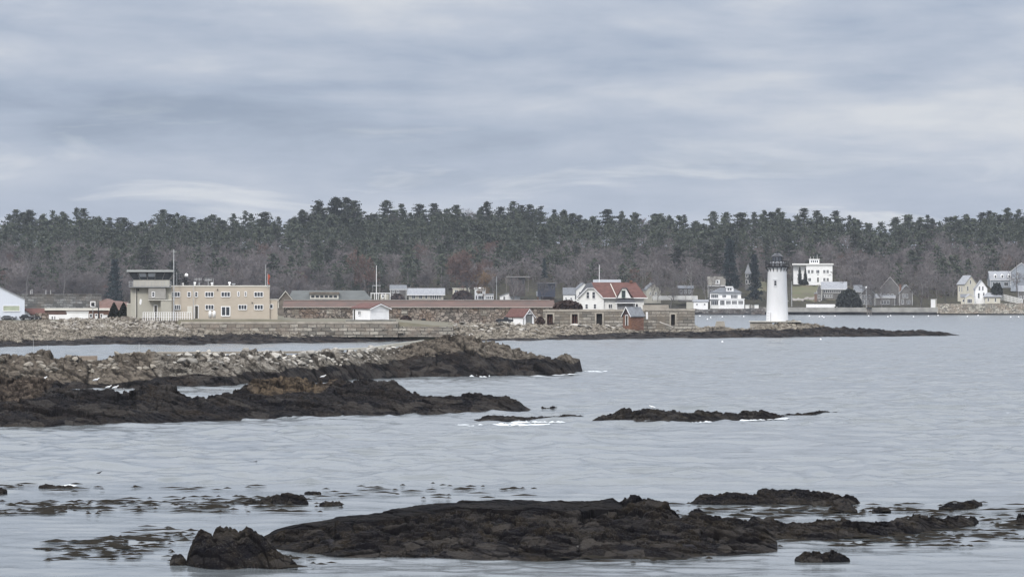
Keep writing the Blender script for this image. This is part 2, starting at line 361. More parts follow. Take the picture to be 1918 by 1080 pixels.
# ---------------------------------------------------------------- rocks
def rock(name, st, s, m, nu=400, nv=120, A=0.35, blk=1.6, seed=1, back=0.8, label=None, cat='rock', group=None, kind=None, zt=9, warm=None, shape=0.7, rot=0.5, under=0.8, ztop_clip=99, parent=None, wmax=1e9, slab=None):
    st = np.array([list(q)+[zt]*(4-len(q)) for q in st], float)
    px = np.linspace(st[0, 0], st[-1, 0], nu)
    yt = np.interp(px, st[:, 0], st[:, 1]); yb = np.interp(px, st[:, 0], st[:, 2]); zth = np.interp(px, st[:, 0], st[:, 3])
    if callable(s): s = s(px)
    Df = K/(yb-Y0); w = np.maximum(0.05, (HC-(yt-Y0)*Df/F)/(s+(yt-Y0)/F)); w = np.minimum(w, wmax)
    zt_ = np.minimum(HC-(yt-Y0)*(Df+w)/F, ztop_clip); zt_ = np.maximum(zt_, 0.02)
    vs = np.concatenate([np.linspace(-0.18, 0, max(4, nv//14), endpoint=False), np.linspace(0, 1, int(nv*0.62), endpoint=False), np.linspace(1, 2, int(nv*0.3))])
    Vv = vs[:, None]; wb = back*w+0.6
    D = np.where(Vv <= 1, Df+Vv*(w+(Vv < 0)*1.0), Df+w+(Vv-1)*wb)
    P = np.broadcast_to(px, D.shape)
    z = np.where(Vv < 0, Vv*under*5, np.where(Vv <= 1, zt_*np.clip(Vv, 0, 1)**shape, zt_-(zt_+under)*np.clip(Vv-1, 0, 1)**1.7))
    Xg = (P-959)*D/F
    c, sn = math.cos(rot), math.sin(rot); xr = Xg*c-D*sn; yr = Xg*sn+D*c
    b1, e1 = blocky(xr/(blk*1.9), yr/blk, seed); b2, e2 = blocky(xr/(blk*0.75), yr/(blk*0.4), seed+50, 1.1); b3, e3 = blocky(xr/(blk*0.3), yr/(blk*0.18), seed+90, 1.2)
    b4, e4 = blocky(xr/(blk*0.14), yr/(blk*0.09), seed+120, 1.2)
    nz = 0.8*b1+0.5*b2+0.30*b3+0.13*b4+0.8*fbm(Xg/(blk*2.2), D/(blk*2.2), seed+7, 6, .6)-0.5*sstep(.10, 0, e1)-.3*sstep(.1, 0, e2)
    env = np.clip(np.sqrt(np.clip(z, 0, None)/(zt_.max()*0.6+0.05)), 0.12, 1)*np.where(Vv < 0, 0.2, 1)*np.clip(zt_/(A*1.5), 0.1, 1)
    sb = np.zeros_like(z)
    if slab:
        sb = sstep(slab[0]-8, slab[0]+8, P)*sstep(slab[1]+10, slab[1]-10, P)*sstep(slab[2]-.015, slab[2]+.015, Vv+.05*b1)
        z = np.where(Vv <= 1, z*(1-.16*(1-sb)*sstep(.3, .6, Vv)*sstep(slab[0]-8, slab[0]+8, P)*sstep(slab[1]+10, slab[1]-10, P)), z)
        nz = nz*(1-.85*sb)+.12*b1*sb
    endf = sstep(0, 0.02, (P-px[0])/(px[-1]-px[0]))*sstep(0, 0.02, (px[-1]-P)/(px[-1]-px[0]))
    z2 = z+A*nz*env*(0.3+0.7*endf)
    z2 = z2-(1-endf)*0.05
    D2 = D+A*0.5*fbm(Xg/blk+9, z2/blk*2, seed+31, 3)*env
    weed = sstep(0.25, -0.25, (z2-zth-0.45*fbm(Xg/3, D/3, seed+77, 4))/1.0)
    crack = sstep(0.10, 0.0, e1)*0.9+sstep(0.09, 0.0, e2)*0.7
    crack = np.maximum(crack, sb*.75)
    wm = np.zeros_like(z2)
    if warm:
        for (x0, x1, zlo, amt) in warm: wm = np.maximum(wm, amt*sstep(x0-15, x0+15, P)*sstep(x1+15, x1-15, P)*sstep(zlo-0.3, zlo+0.2, z2+0.5*fbm(Xg/2, D/2, seed+3, 3)))
    V = np.stack([Xg, D2, z2], -1)
    o = mesh_np(name, V.reshape(-1, 3), grid_faces(len(vs), nu), m, parent, False, {'weed': weed.ravel(), 'warm': wm.ravel(), 'crack': np.clip(crack, 0, 1).ravel()})
    tag(o, label, cat if not kind else None, group, kind)
    return V, px, vs
far_rock = rock_mat('shore_ledge', (0.44, 0.40, 0.335), (0.24, 0.205, 0.165), (0.018, 0.018, 0.020), (0.036, 0.029, 0.025))
mid_rock = rock_mat('breakwater_ledge', (0.33, 0.305, 0.265), (0.15, 0.13, 0.11), (0.014, 0.014, 0.015), (0.026, 0.021, 0.018), warm=(0.14, 0.115, 0.09))
dark_rock = rock_mat('tidal_ledge', (0.13, 0.105, 0.085), (0.06, 0.05, 0.043), (0.011, 0.011, 0.013), (0.022, 0.018, 0.015), warm=(0.15, 0.112, 0.072))
near_rock = rock_mat('weedy_ledge', (0.05, 0.045, 0.04), (0.03, 0.028, 0.027), (0.009, 0.009, 0.011), (0.020, 0.0165, 0.0125), sc=2.2, wetrough=0.5)

# far side of the inlet: the natural shore under the station, wall and lighthouse
SH = [(-420,603,653,.9),(0,604,650,.9),(60,604,648,.9),(120,602,647,1.0),(200,599,646,1.4),(300,599,645.5,1.5),(340,606,645.5,1.4),(365,621,645,1.3),
      (450,622,644,1.8),(540,622,642.5,1.1),(620,618,641,1.2),(700,619,640,1.3),(760,614,640,1.3),(850,608,639,1.2),(900,607,638.5,.5),(960,608,638,.4),(1010,611,637.5,.5),(1100,612,636,1.1),
      (1170,610,634,1.2),(1230,609,633.5,1.2),(1300,611,633,1.4),(1345,614,632.5,1.5),(1400,613,632,1.5),(1425,609,632,1.6),(1460,606,631.5,1.7),(1500,605,631,1.5),(1535,610,630.5,1.9),
      (1560,614,630,2.2),(1620,617,630,2.5),(1690,619,629.5,2.5),(1760,620,629,3),(1797,627,628,3)]
sfun = lambda px: np.interp(px, [1270, 1370], [.075, .22])
shV, shpx, shvs = rock('rocky_shore', SH, sfun, far_rock, nu=1700, nv=210, A=0.50, blk=2.3, seed=11, back=0.5, kind='structure')
# ground behind the shore
def zg(px): return np.interp(px, [-600, 520, 560, 740, 830, 900, 1000, 1200, 1300, 1330], [4.15, 4.15, 3.85, 3.75, 3.0, 2.7, 2.4, 2.0, 1.6, -1.0])
_sh = np.array([q[:3] for q in SH], float)
def crest(px):
    yt = np.interp(px, _sh[:, 0], _sh[:, 1]); Df = K/(np.interp(px, _sh[:, 0], _sh[:, 2])-Y0); w = (HC-(yt-Y0)*Df/F)/(sfun(px)+(yt-Y0)/F)
    return Df+w, HC-(yt-Y0)*(Df+w)/F
def De(px): return np.where((px > 335) & (px < 850), 532.3, crest(px)[0]-1.0)
def ground():
    px = np.linspace(-600, 1330, 420); v = np.concatenate([[0, 0.004], np.linspace(0.01, 1, 60)])
    D = De(px)[None, :]*(1-v[:, None])+(735.0)*v[:, None]
    P = np.broadcast_to(px, D.shape); Xg = (P-959)*D/F
    cz = crest(P)[1]; u = sstep(0, 22, D-De(P)); base = np.where((P > 335) & (P < 850), zg(P), cz*(1-u)+zg(P)*u-.12)
    z = base+0.12*fbm(Xg/5, D/5, 3, 4)
    z = np.where(v[:, None] < 0.002, z-3, z); z = np.where(v[:, None] > 0.93, z-6*(v[:, None]-0.93)/0.07, z)
    mesh = mesh_np('ground', np.stack([Xg, D, z], -1).reshape(-1, 3), grid_faces(len(v), len(px)), grass); tag(mesh, kind='structure')
ground()

# middle ledge with the old breakwater on it
MR = [(-330,664,735,.3),(0,665,730,.3),(60,663,729,.35),(95,663,728,.35),(104,669,728,.35),(190,673,727,.5),(213,668,727,.5),(225,663,727,.6),(300,661,726,.8),(400,661,725,1.1),(480,661,722,1.2),
      (560,661,717,1.3),(640,661,713,1.4),(700,656,708,1.5),(745,648,706,1.9),(790,638,706,2.4),(840,633,706,2.5),(880,632,705,2.6),(896,634,705,2.5),(906,645,705,2.2),(932,646,704,2.1),(950,652,704,2.1),(964,661,703,2.0),
      (1000,664,703,1.9),(1030,667,702,1.8),(1072,667,700,1.2),(1086,673,699,1.3),(1091,692,698,2)]
mrV, mrpx, mrvs = rock('middle_ledge', MR, 0.42, mid_rock, nu=1300, nv=170, A=0.40, blk=2.1, seed=23, back=0.9, label='long grey ledge with a domed brown head, crossing the water below the tan station', cat='rock ledge',
     warm=[(-330, 290, 0, .7), (740, 905, 1.0, .7), (905, 1090, 0.7, .5)])
# lower dark ledge
LR = [(-300,704,803),(0,710,799),(60,713,799),(110,719,798),(140,737,798),(200,740,797),(246,739,796),(256,729,795),(290,723,793),(322,728,792),(350,745,790),(380,746,789),(420,739,787),(450,730,785),(475,718,783),
      (520,712,782),(560,714,782),(600,719,780),(640,714,779),(700,716,778),(735,723,778),(760,735,777),(790,740,777),(830,740,776),(862,736,776),(900,742,775),(942,746,773),(970,752,771),(996,766,768)]
LR = [q+(9,) for q in LR]
lrV, lrpx, lrvs = rock('lower_ledge', [(a, b, c, 1.45 if 465 < a < 610 else (1.35 if a < 110 else 2.6)) for a, b, c, _ in LR], 0.17, dark_rock, nu=1300, nv=210, A=0.30, blk=1.5, seed=37, back=0.6,
     label='long black weed-covered ledge with an ochre hump, nearer than the domed grey ledge', cat='rock ledge', warm=[(475, 605, 1.25, .55), (625, 650, 1.3, .4)])
rock('rock_shelf', [(1108,786,789),(1150,774,791),(1180,767,792),(1222,766,793),(1262,769,793),(1300,771,791),(1345,773,788),(1362,774,787),(1400,770.5,786),(1430,771,785),(1460,776,783),(1477,778,781)], 0.22, near_rock, nu=500, nv=90, A=0.16, blk=0.9, seed=41,
     label='low black shelf of rock with foam along its foot, right of the long black ledge')
rock('rock_spit', [(1462,774.5,780.5),(1510,773,780),(1545,770.5,779.5),(1570,770.5,779),(1584,776,778.5)], 0.3, near_rock, nu=160, nv=50, A=0.08, blk=0.6, seed=43, label='thin black spit of rock at the right tip of the foaming shelf')
rock('rock', [(1009,764,766),(1016,760,766.5),(1024,762,766.5),(1036,760.5,766.5),(1048,764.5,766)], 0.4, near_rock, nu=100, nv=40, A=0.06, blk=0.5, seed=44, label='tiny seal-shaped black rock just off the tip of the long black ledge')
rock('rock', [(885,786,788),(915,779,788),(960,780,788.5),(1000,779.5,788),(1045,778,787),(1060,775.5,786),(1100,782,787)], 0.12, near_rock, nu=200, nv=50, A=0.07, blk=0.6, seed=45, label='flat wave-washed dark rock in the white water between the two black ledges')
# foreground
rock('foreground_ledge', [(488,1003,1012),(520,988,1026),(560,979,1031),(600,975,1036),(626,972,1040),(629,966,1040),(700,959,1043),(760,950,1044),(800,941,1044),(860,937,1045),(940,935,1045),(1000,937,1044),(1080,936,1042),(1148,935,1041),(1160,940,1041),(1200,945,1041),(1245,953,1042),(1280,968,1040),(1300,965,1038),(1345,975,1036),(1380,975,1034),(1420,990,1032),(1456,1012,1029)],
     0.125, near_rock, nu=1200, nv=440, A=0.25, blk=1.3, seed=53, label='broad black flat-topped ledge in the foreground, draped with brown weed', cat='rock ledge', shape=0.75, back=0.25, slab=(505, 1165, .76))
rock('foreground_ledge', [(1400,974,1012),(1440,968,1010),(1470,977,1008),(1520,976,1008),(1560,972,1008),(1600,976,1006),(1640,980,1004),(1690,975,1001),(1715,966,998),(1760,968,991),(1800,966,984),(1825,966,980),(1833,972,976)],
     0.16, near_rock, nu=520, nv=220, A=0.15, blk=0.8, seed=59, label='narrow arm of black boulders running right from the broad foreground ledge', cat='rock ledge', shape=0.7, back=0.3)
rock('weedy_rock', [(348,1052,1057),(356,1030,1059),(366,1008,1060),(378,997,1060),(388,1000,1061),(398,1004,1061),(406,994,1061),(413,990,1061),(420,994,1061),(427,989,1061),(438,993,1061),(447,1003,1061),(454,990,1061),(462,985,1061),(474,991,1061),(482,1003,1061),(500,1016,1060),(520,1033,1059),(540,1046,1058),(558,1055,1057)],
     0.75, near_rock, nu=420, nv=220, A=0.10, blk=0.6, seed=61, label='steep weed-hung rock with four knobs on top, front left of the foreground ledge', shape=0.6)
SR = [
 ([(318,1052,1057),(326,1042,1058),(338,1041,1058),(350,1052,1057)], 0.5, 'small weedy knob at the left foot of the knobbed rock'),
 ([(1293,938,942),(1310,928,943),(1340,925,944),(1380,922,944),(1415,924,944),(1450,918,944),(1490,916.5,944),(1530,919,944),(1560,926,944),(1600,930,942),(1611,938,941)], 0.3, 'long dark hump of rock standing in the water behind the foreground arm'),
 ([(1551,953,957),(1562,944,958),(1580,941,958),(1596,945,958),(1606,954,957)], 0.4, 'round black rock just in front of the right end of the long hump'),
 ([(1633,953,955),(1645,948,956),(1660,949,956),(1669,953,955)], 0.3, 'little awash rock to the right of the round black rock'),
 ([(1758,949,951),(1780,943,952),(1810,937,951),(1828,936,949),(1840,941,946)], 0.22, 'tilted dark slab with ripples around it, farthest right of the rocks behind the arm'),
 ([(1901,976,978),(1908,967,979),(1925,965,979),(1945,970,979),(1950,977,978)], 0.4, 'black rock cut by the right edge of the view'),
 ([(1488,1044,1047),(1505,1034,1049),(1522,1031,1050),(1540,1040,1050),(1556,1034,1050),(1574,1033,1050),(1592,1044,1048)], 0.5, 'two-humped black rock alone in the water below the foreground arm'),
 ([(456,938,941),(480,934,942),(520,928,942),(548,926,942),(568,932,942),(578,939,941)], 0.3, 'low brown weedy rock left of the broad foreground ledge, among floating weed'),
 ([(598,942,945),(608,937,946),(622,935,946),(634,937,946),(642,942,945)], 0.4, 'smooth little dark rock beside the low brown weedy one'),
 ([(570,921,922.5),(582,919,923),(594,919,923),(602,921.5,922.5)], 0.3, 'sliver of dark rock behind the low brown weedy one'),
 ([(72,910,912),(84,907,913),(100,908,913),(118,906.5,913),(133,908,912),(141,911,912)], 0.3, 'pair of awash rocks with a small breaking wave, far left of the open water'),
 ([(-40,916,920),(-20,910,921),(0,911,921),(14,917,920)], 0.4, 'dark rock cut by the left edge of the view'),
]
for i, (st, s, lab) in enumerate(SR):
    rock('rock', st, s, near_rock, nu=int(max(60, (st[-1][0]-st[0][0])*1.1)), nv=80, A=0.09, blk=0.45, seed=70+i*3, label=lab, group='black rocks standing in the near water', shape=0.6)
# ---------------------------------------------------------------- builders
class PT:
    """a thing whose parts are given in photo columns/rows at its own distance (local frame, metres)"""
    def __init__(s, name, label, cat, px, py, D, group=None):
        s.D = D; s.px = px; s.zb = Zp(py, D)
        s.o = empty(name, (X(px, D), D, s.zb), -math.atan((px-959)/F), label, cat, group)
    def x(s, p): return (p-s.px)*s.D/F
    def z(s, p): return Zp(p, s.D)-s.zb
    def box(s, name, m, x0, x1, y0, y1, d0, d1, parent=None, dn=0.0):   # y0 = top row, y1 = bottom row, d0..d1 depth
        return MB().box(s.x(x0), s.x(x1), d0, d1, s.z(y1)-dn, s.z(y0)).build(name, m, parent or s.o)
    def win(s, x0, x1, y0, y1, d=0.0, nx=2, ny=2, m=None, fm=None, fw=0.09, parent=None, sill=True):
        return window(parent or s.o, s.x(x0), s.x(x1), d, s.z(y1), s.z(y0), nx, ny, m, fm, fw, sill)
def window(parent, x0, x1, d, z0, z1, nx=2, ny=2, m=None, fm=None, fw=0.09, sill=True, face='y', name='window'):
    g = MB(); f = MB()
    def b(mb, a0, a1, q0, q1, e0, e1):
        if face == 'y': mb.box(a0, a1, q0, q1, e0, e1)
        else: mb.box(q0, q1, a0, a1, e0, e1)
    b(g, x0, x1, d-0.03, d+0.1, z0, z1)
    o = g.build(name, m or glass, parent)
    q0, q1 = d-0.09, d-0.02
    b(f, x0-fw, x0+fw*0.3, q0, q1, z0-fw, z1+fw); b(f, x1-fw*0.3, x1+fw, q0, q1, z0-fw, z1+fw)
    b(f, x0+fw*0.3, x1-fw*0.3, q0, q1, z1-fw*0.3, z1+fw); b(f, x0+fw*0.3, x1-fw*0.3, q0-(0.08 if sill else 0), q1, z0-fw*1.6, z0+fw*0.2)
    for i in range(1, nx):
        c = x0+(x1-x0)*i/nx; b(f, c-fw*0.5, c+fw*0.5, q0+0.01, q1, z0+fw*0.2, z1-fw*0.3)
    for i in range(1, ny):
        c = z0+(z1-z0)*i/ny; b(f, x0+fw*0.3, x1-fw*0.3, q0+0.02, q1, c-fw*0.3, c+fw*0.3)
    f.build(name+'_frame', fm or white, o)
    return o
def door(parent, x0, x1, d, z0, z1, m=None, fm=None, face='y'):
    o = MB().box(x0, x1, d-0.04, d+0.1, z0, z1).build('door', m or dkdoor, parent) if face == 'y' else MB().box(d-0.04, d+0.1, x0, x1, z0, z1).build('door', m or dkdoor, parent)
    f = MB()
    if face == 'y': f.box(x0-0.12, x0, d-0.08, d-0.01, z0, z1+0.12).box(x1, x1+0.12, d-0.08, d-0.01, z0, z1+0.12).box(x0, x1, d-0.08, d-0.01, z1, z1+0.12)
    else: f.box(d-0.08, d-0.01, x0-0.12, x0, z0, z1+0.12).box(d-0.08, d-0.01, x1, x1+0.12, z0, z1+0.12).box(d-0.08, d-0.01, x0, x1, z1, z1+0.12)
    f.build('door_frame', fm or white, o); return o
def roofmb(W, L, hw, hr, ridge, over, th=0.16, hip=0.0):
    mb = MB()
    if hip:
        a, b = -over, W+over; c, d = -over, L+over; z = hw+0.01
        if ridge == 'x': r = [(a+hip, L/2), (b-hip, L/2)]
        else: r = [(W/2, c+hip), (W/2, d-hip)]
        vs = [(a, c, z), (b, c, z), (b, d, z), (a, d, z), (a, c, z+th), (b, c, z+th), (b, d, z+th), (a, d, z+th), (*r[0], hw+hr+th), (*r[1], hw+hr+th)]
        fs = [(0, 3, 2, 1), (0, 1, 5, 4), (1, 2, 6, 5), (2, 3, 7, 6), (3, 0, 4, 7)]
        fs += [(4, 5, 9, 8), (5, 6, 9), (6, 7, 8, 9), (7, 4, 8)] if ridge == 'x' else [(4, 5, 8), (5, 6, 9, 8), (6, 7, 9), (7, 4, 8, 9)]
        return mb.add(vs, fs)
    Wd = L if ridge == 'x' else W
    k = hr/(Wd/2); e = 0.012
    pts = [(-over, hw-over*k+e), (Wd/2, hw+hr+e), (Wd+over, hw-over*k+e), (Wd+over, hw-over*k+e+th), (Wd/2, hw+hr+e+th), (-over, hw-over*k+e+th)]
    return mb.xz(pts, -over, L+over) if ridge == 'y' else mb.yz(pts, -over, W+over)
def house(name, label, cat, px, D, zb, W, L, th, hw, hr, ridge='y', wall=None, roof=None, over=0.35, hip=0, wa=(), wb_=(), da=(), db=(), chim=None, group=None, trim=None, fm=None, fnd=3.0, wname='wall'):
    o = empty(name, (X(px, D), D, zb), R(th)-math.atan((px-959)/F), label, cat, group)
    w = MB()
    if hip or hr == 0: w.box(0, W, 0, L, -fnd, hw)
    elif ridge == 'y': w.xz([(0, -fnd), (W, -fnd), (W, hw), (W/2, hw+hr), (0, hw)], 0, L)
    else: w.yz([(0, -fnd), (L, -fnd), (L, hw), (L/2, hw+hr), (0, hw)], 0, W)
    w.build(wname, wall or white, o)
    if hr == 0: rf = MB().box(-over, W+over, -over, L+over, hw+0.005, hw+0.25).build('roof', roof or greyroof, o)
    else: rf = roofmb(W, L, hw, hr, ridge, over, hip=hip).build('roof', roof or greyroof, o)
    if chim:
        cx, cy, cz, cw = chim; MB().box(cx-cw, cx+cw, cy-cw, cy+cw, hw*0.7, cz).build('chimney', brick, rf)
    if trim:
        for xx in (0, W-0.14): MB().box(xx-0.01, xx+0.15, -0.05, 0.1, -0.2, hw-0.05).build('corner_board', trim, o)
        MB().box(-0.05, -0.005, L-0.15, L, -0.2, hw-0.05).build('corner_board', trim, o)
        if ridge == 'y' and not hip:
            k = hr/(W/2); MB().xz([(-over, hw-over*k-0.2), (W/2, hw+hr-0.2), (W+over, hw-over*k-0.2), (W+over, hw-over*k), (W/2, hw+hr), (-over, hw-over*k)], -over-0.05, -over+0.05).build('bargeboard', trim, o)
        else: MB().box(-over, W+over, -over-0.05, -over+0.04, hw-over*0.5-0.25, hw-over*0.5+0.02).build('fascia', trim, o)
    for q in wa: window(o, q[0], q[1], 0, q[2], q[3], *(q[4:6] if len(q) > 4 else (2, 2)), m=(q[6] if len(q) > 6 else None), fm=fm)
    for q in wb_: window(o, q[0], q[1], 0, q[2], q[3], *(q[4:6] if len(q) > 4 else (2, 2)), fm=fm, face='x')
    for q in da: door(o, *q[:2], 0, *q[2:4], m=(q[4] if len(q) > 4 else None))
    for q in db: door(o, *q[:2], 0, *q[2:4], face='x', m=(q[4] if len(q) > 4 else None))
    return o

# ---------------------------------------------------------------- the tan station
def station():
    T = PT('station_building', 'long two-storey tan building with a glazed lookout cab on its left end', 'building', 380, 595, 548)
    b = T.box
    b('wall', pinkwall, 322, 504.5, 536, 595, 0, 11, dn=1.5)
    b('coping', trimw, 321, 505.5, 534.3, 536.6, -0.12, 11.2)
    b('annexe', pinkwall, 504.5, 519.5, 561, 595, 0.6, 10, dn=1.5); b('coping', trimw, 504.6, 520.3, 560, 561.4, 0.45, 10.1)
    tw = b('tower', greywall, 246, 322, 538, 595, -0.9, 11.5, dn=1.5)
    b('lean_to', greywall, 239, 246, 569, 595, -0.3, 8, dn=1.5); b('coping', trimw, 238.6, 246, 568, 569.3, -0.4, 8.1)
    b('tower', greywall, 302, 322, 562, 595, -2.3, -0.9, dn=1.5); b('coping', trimw, 279, 322.5, 560.8, 562.2, -2.45, -0.9)
    bo = b('bay', mat('grey_bay', (0.30, 0.29, 0.27), 0.8, 0.1), 279, 311, 537, 559.5, -2.0, -0.9)
    b('drainpipe', blackm, 257, 257.8, 540, 594, -1.05, -0.9); b('drainpipe', trimw, 254.5, 255.6, 540, 594, -1.05, -0.9)
    b('gallery', greym, 243, 322, 536.6, 538, -2.3, 11.8)
    # cab
    cx0, cx1 = T.x(251), T.x(317.5); zt, z1 = T.z(511), T.z(524.3)
    b('cab_wall', mat('pale_panel', (0.50, 0.48, 0.42), 0.7, 0.08), 251, 317.5, 524.2, 536.6, -1.2, 8.5)
    g = MB(); y0, y1 = -1.2, 8.5; sl = 0.95
    g.add([(cx0, y0, z1), (cx1, y0, z1), (cx1, y1, z1), (cx0, y1, z1), (cx0-sl, y0-sl, zt), (cx1+sl, y0-sl, zt), (cx1+sl, y1, zt), (cx0-sl, y1, zt)],
          [(0, 3, 2, 1), (4, 5, 6, 7), (0, 1, 5, 4), (1, 2, 6, 5), (2, 3, 7, 6), (3, 0, 4, 7)])
    cg = g.build('cab_window', mat('cab_glass', (.075, .085, .095), .2, .2), T.o)
    for i in range(6):
        p = MB()
        u = i/5; a = cx0+(cx1-cx0)*u; t_ = (cx0-sl)+(cx1-cx0+2*sl)*u
        p.tube((a, y0-0.04, z1), (t_, y0-sl-0.04, zt), 0.10, n=4)
        p.build('mullion', mat('grey_mullion', (0.2, 0.2, 0.2), 0.6), cg)
    for u0, u1 in ((0.22, 0.38), (0.43, 0.6)):
        q = MB(); za, zb2 = z1+(zt-z1)*0.45, z1+(zt-z1)*0.97
        def pt(u, z): k = (z-z1)/(zt-z1); return (cx0+(cx1-cx0)*u+(u-0.5)*2*sl*k, y0-sl*k-0.05, z)
        q.add([pt(u0, za), pt(u1, za), pt(u1, zb2), pt(u0, zb2)]+[(a, b_+0.03, c) for a, b_, c in (pt(u0, za), pt(u1, za), pt(u1, zb2), pt(u0, zb2))], [(0, 1, 2, 3), (7, 6, 5, 4), (0, 4, 5, 1), (1, 5, 6, 2), (2, 6, 7, 3), (3, 7, 4, 0)]).build('blind', blind, cg)
    rf = b('roof', mat('cab_roof', (0.33, 0.345, 0.335), 0.6, 0.05), 239, 326, 505.6, 509.5, -2.9, 10.5)
    MB().box(T.x(241), T.x(324), -2.7, 10.2, T.z(511.0), T.z(509.45)).build('soffit', blackm, rf)
    r = MB()
    for zz in (527.2, 530.5, 534): r.tube((T.x(243.5), -2.25, T.z(zz)), (T.x(321), -2.25, T.z(zz)), 0.045, n=4)
    for i in range(14): xx = T.x(243.5+i*77.5/13); r.tube((xx, -2.25, T.z(537)), (xx, -2.25, T.z(527)), 0.045, n=4)
    for zz in (527.2, 530.5, 534): r.tube((T.x(243.5), -2.25, T.z(zz)), (T.x(243.5), 6, T.z(zz)), 0.045, n=4)
    r.build('railing', mast, T.o)
    for (x0, x1) in ((323, 337), (384.5, 399.5), (414.5, 430.5), (476, 492)):
        T.win(x0, x1, 547, 555, 0, 3, 1)
    for (x0, x1) in ((351.5, 357), (365.5, 370)): T.win(x0, x1, 547, 555, 0, 1, 2)
    for (x0, x1) in ((445, 447.5), (458.5, 461)): T.win(x0, x1, 546.5, 554, 0, 1, 2)
    for (x0, x1) in ((328, 337.5), (385, 400), (446.5, 461.5), (476.5, 492)): T.win(x0, x1, 571, 579, 0, 3, 1)
    T.win(505.5, 510.5, 570, 577, 0.6, 1, 1); T.win(286, 290.5, 547, 555, -2.0, 1, 2)
    T.win(415, 430, 574.5, 590.5, 0, 2, 1, fw=0.14)
    door(T.o, T.x(365.5), T.x(371), 0, 0-0.1, T.z(572.5)); door(T.o, T.x(290), T.x(295), -0.9, -0.1, T.z(572))
    b('lamp', blackm, 406.5, 408, 541, 543.5, -0.3, 0); b('lamp', blackm, 471, 472.5, 565.5, 567.5, -0.3, 0); b('lamp', blackm, 259, 261.5, 541, 544.5, -1.3, -0.9)
    sg = MB().xz([(T.x(265), T.z(559)), (T.x(267), T.z(562)), (T.x(266), T.z(569)), (T.x(263.5), T.z(571)), (T.x(262), T.z(567)), (T.x(263), T.z(561))], -1.0, -0.9).build('emblem', white, T.o)
    b('panel', trimw, 351, 360, 573, 586, -0.08, 0); b('vent', greym, 372, 374, 528.5, 534.3, 3, 3.4)
    # roof equipment
    rt = T.z(534.3)
    for (px_, py, h, r_, nm, m) in ((348, 4, 1.6, 0.5, 'roof_fan', blackm), (343, 6, 0.5, 0.3, 'roof_vent', white), (365, 5, 0.7, 0.25, 'roof_vent', white), (397, 6, 0.6, 0.25, 'roof_vent', white), (430, 4, 0.7, 0.3, 'roof_vent', white), (438, 7, 0.4, 0.4, 'roof_vent', greym)):
        MB().lathe(T.x(px_), py, [(r_*0.5, rt-0.2), (r_*0.5, rt+h*0.6), (r_, rt+h*0.65), (r_*0.8, rt+h)], 10).build(nm, m, T.o)
    return T
station()
def pole(name, label, cat, px, pyb, pyt, D, r=0.1, m=None, extra=None, group=None):
    T = PT(name, label, cat, px, pyb, D, group); h = T.z(pyt)
    MB().tube((0, 0, -0.5), (0, 0, h), r, r*0.6).build('pole', m or mast, T.o)
    if extra: extra(T, h)
    return T
def ex_whip(T, h):
    MB().tube((-0.5, 0, h-0.4), (0.5, 0, h-0.4), 0.05, n=4).build('crossbar', mast, T.o)
    MB().box(-0.15, 0.15, -0.15, 0.15, h*0.25, h*0.25+0.5).build('junction_box', mast, T.o)
pole('radio_mast', 'tall thin grey mast at the right side of the lookout tower', 'mast', 325.5, 595, 467, 545, 0.13, extra=ex_whip)
pole('roof_aerial', 'short thin whip aerial on the tan roof beside the tower', 'aerial', 331, 538, 509, 550, 0.06)
pole('slim_pole', 'slim grey pole standing against the front of the tan building left of its dark door', 'pole', 362.5, 595, 528, 547, 0.08)
def ex_radar(T, h):
    MB().lathe(0, 0, [(0.05, h-0.2), (0.3, h), (0.36, h+0.25), (0.2, h+0.5), (0.03, h+0.58)], 12).build('radome', white, T.o, True)
    MB().box(-0.85, 0.85, -0.3, 0.3, h*0.55, h*0.55+0.25).build('radar_bar', blackm, T.o)
    MB().box(-0.5, 0.5, -0.4, 0.4, 0, h*0.35).build('radar_box', blackm, T.o)
pole('radar_scanner', 'small dark radar with a white ball on top, on the tan roof', 'radar', 349, 534.5, 517, 552, 0.09, blackm, ex_radar)
def ex_yagi(T, h):
    m = MB()
    for i in range(5): m.tube((-0.6+0.3*i, 0, h*0.8-0.3), (-0.6+0.3*i, 0, h*0.8+0.35), 0.035, n=4)
    m.tube((-0.7, 0, h*0.8), (0.7, 0, h*0.8), 0.05, n=4).build('aerial_elements', mast, T.o)
pole('roof_aerial', 'branching aerial with short rods on the middle of the tan roof, left one', 'aerial', 371, 534.5, 520, 551, 0.05, blackm, ex_yagi)
pole('roof_aerial', 'branching aerial with short rods right of the dark radar', 'aerial', 390, 534.5, 521, 553, 0.06, mast, ex_yagi)
pole('roof_aerial', 'single thin rod on the tan roof right of the branching aerials', 'aerial', 399.5, 534.5, 521.5, 553, 0.05)
pole('roof_mast', 'thin mast at the right end of the tan roof beside the orange flag', 'mast', 497.5, 534.5, 495, 551, 0.07)
def ex_flag(T, h):
    n, k = 8, 5; V = []; a = np.random.RandomState(3)
    for i in range(k):
        for j in range(n): V.append((0.06+0.20*i/4*2.4*(0.7+0.3*math.sin(j)), 0.15*math.sin(i*1.7+j*0.5), h*0.98-j*h*0.82/(n-1)-0.05*i))
    Fq = [(i*n+j, i*n+j+1, (i+1)*n+j+1, (i+1)*n+j) for i in range(k-1) for j in range(n-1)]
    mesh_np('cloth', V, Fq, orange, T.o)
pole('flag', 'limp faded orange flag on a short staff at the right end of the tan roof', 'flag', 501, 534.5, 512, 549, 0.06, mast, ex_flag)
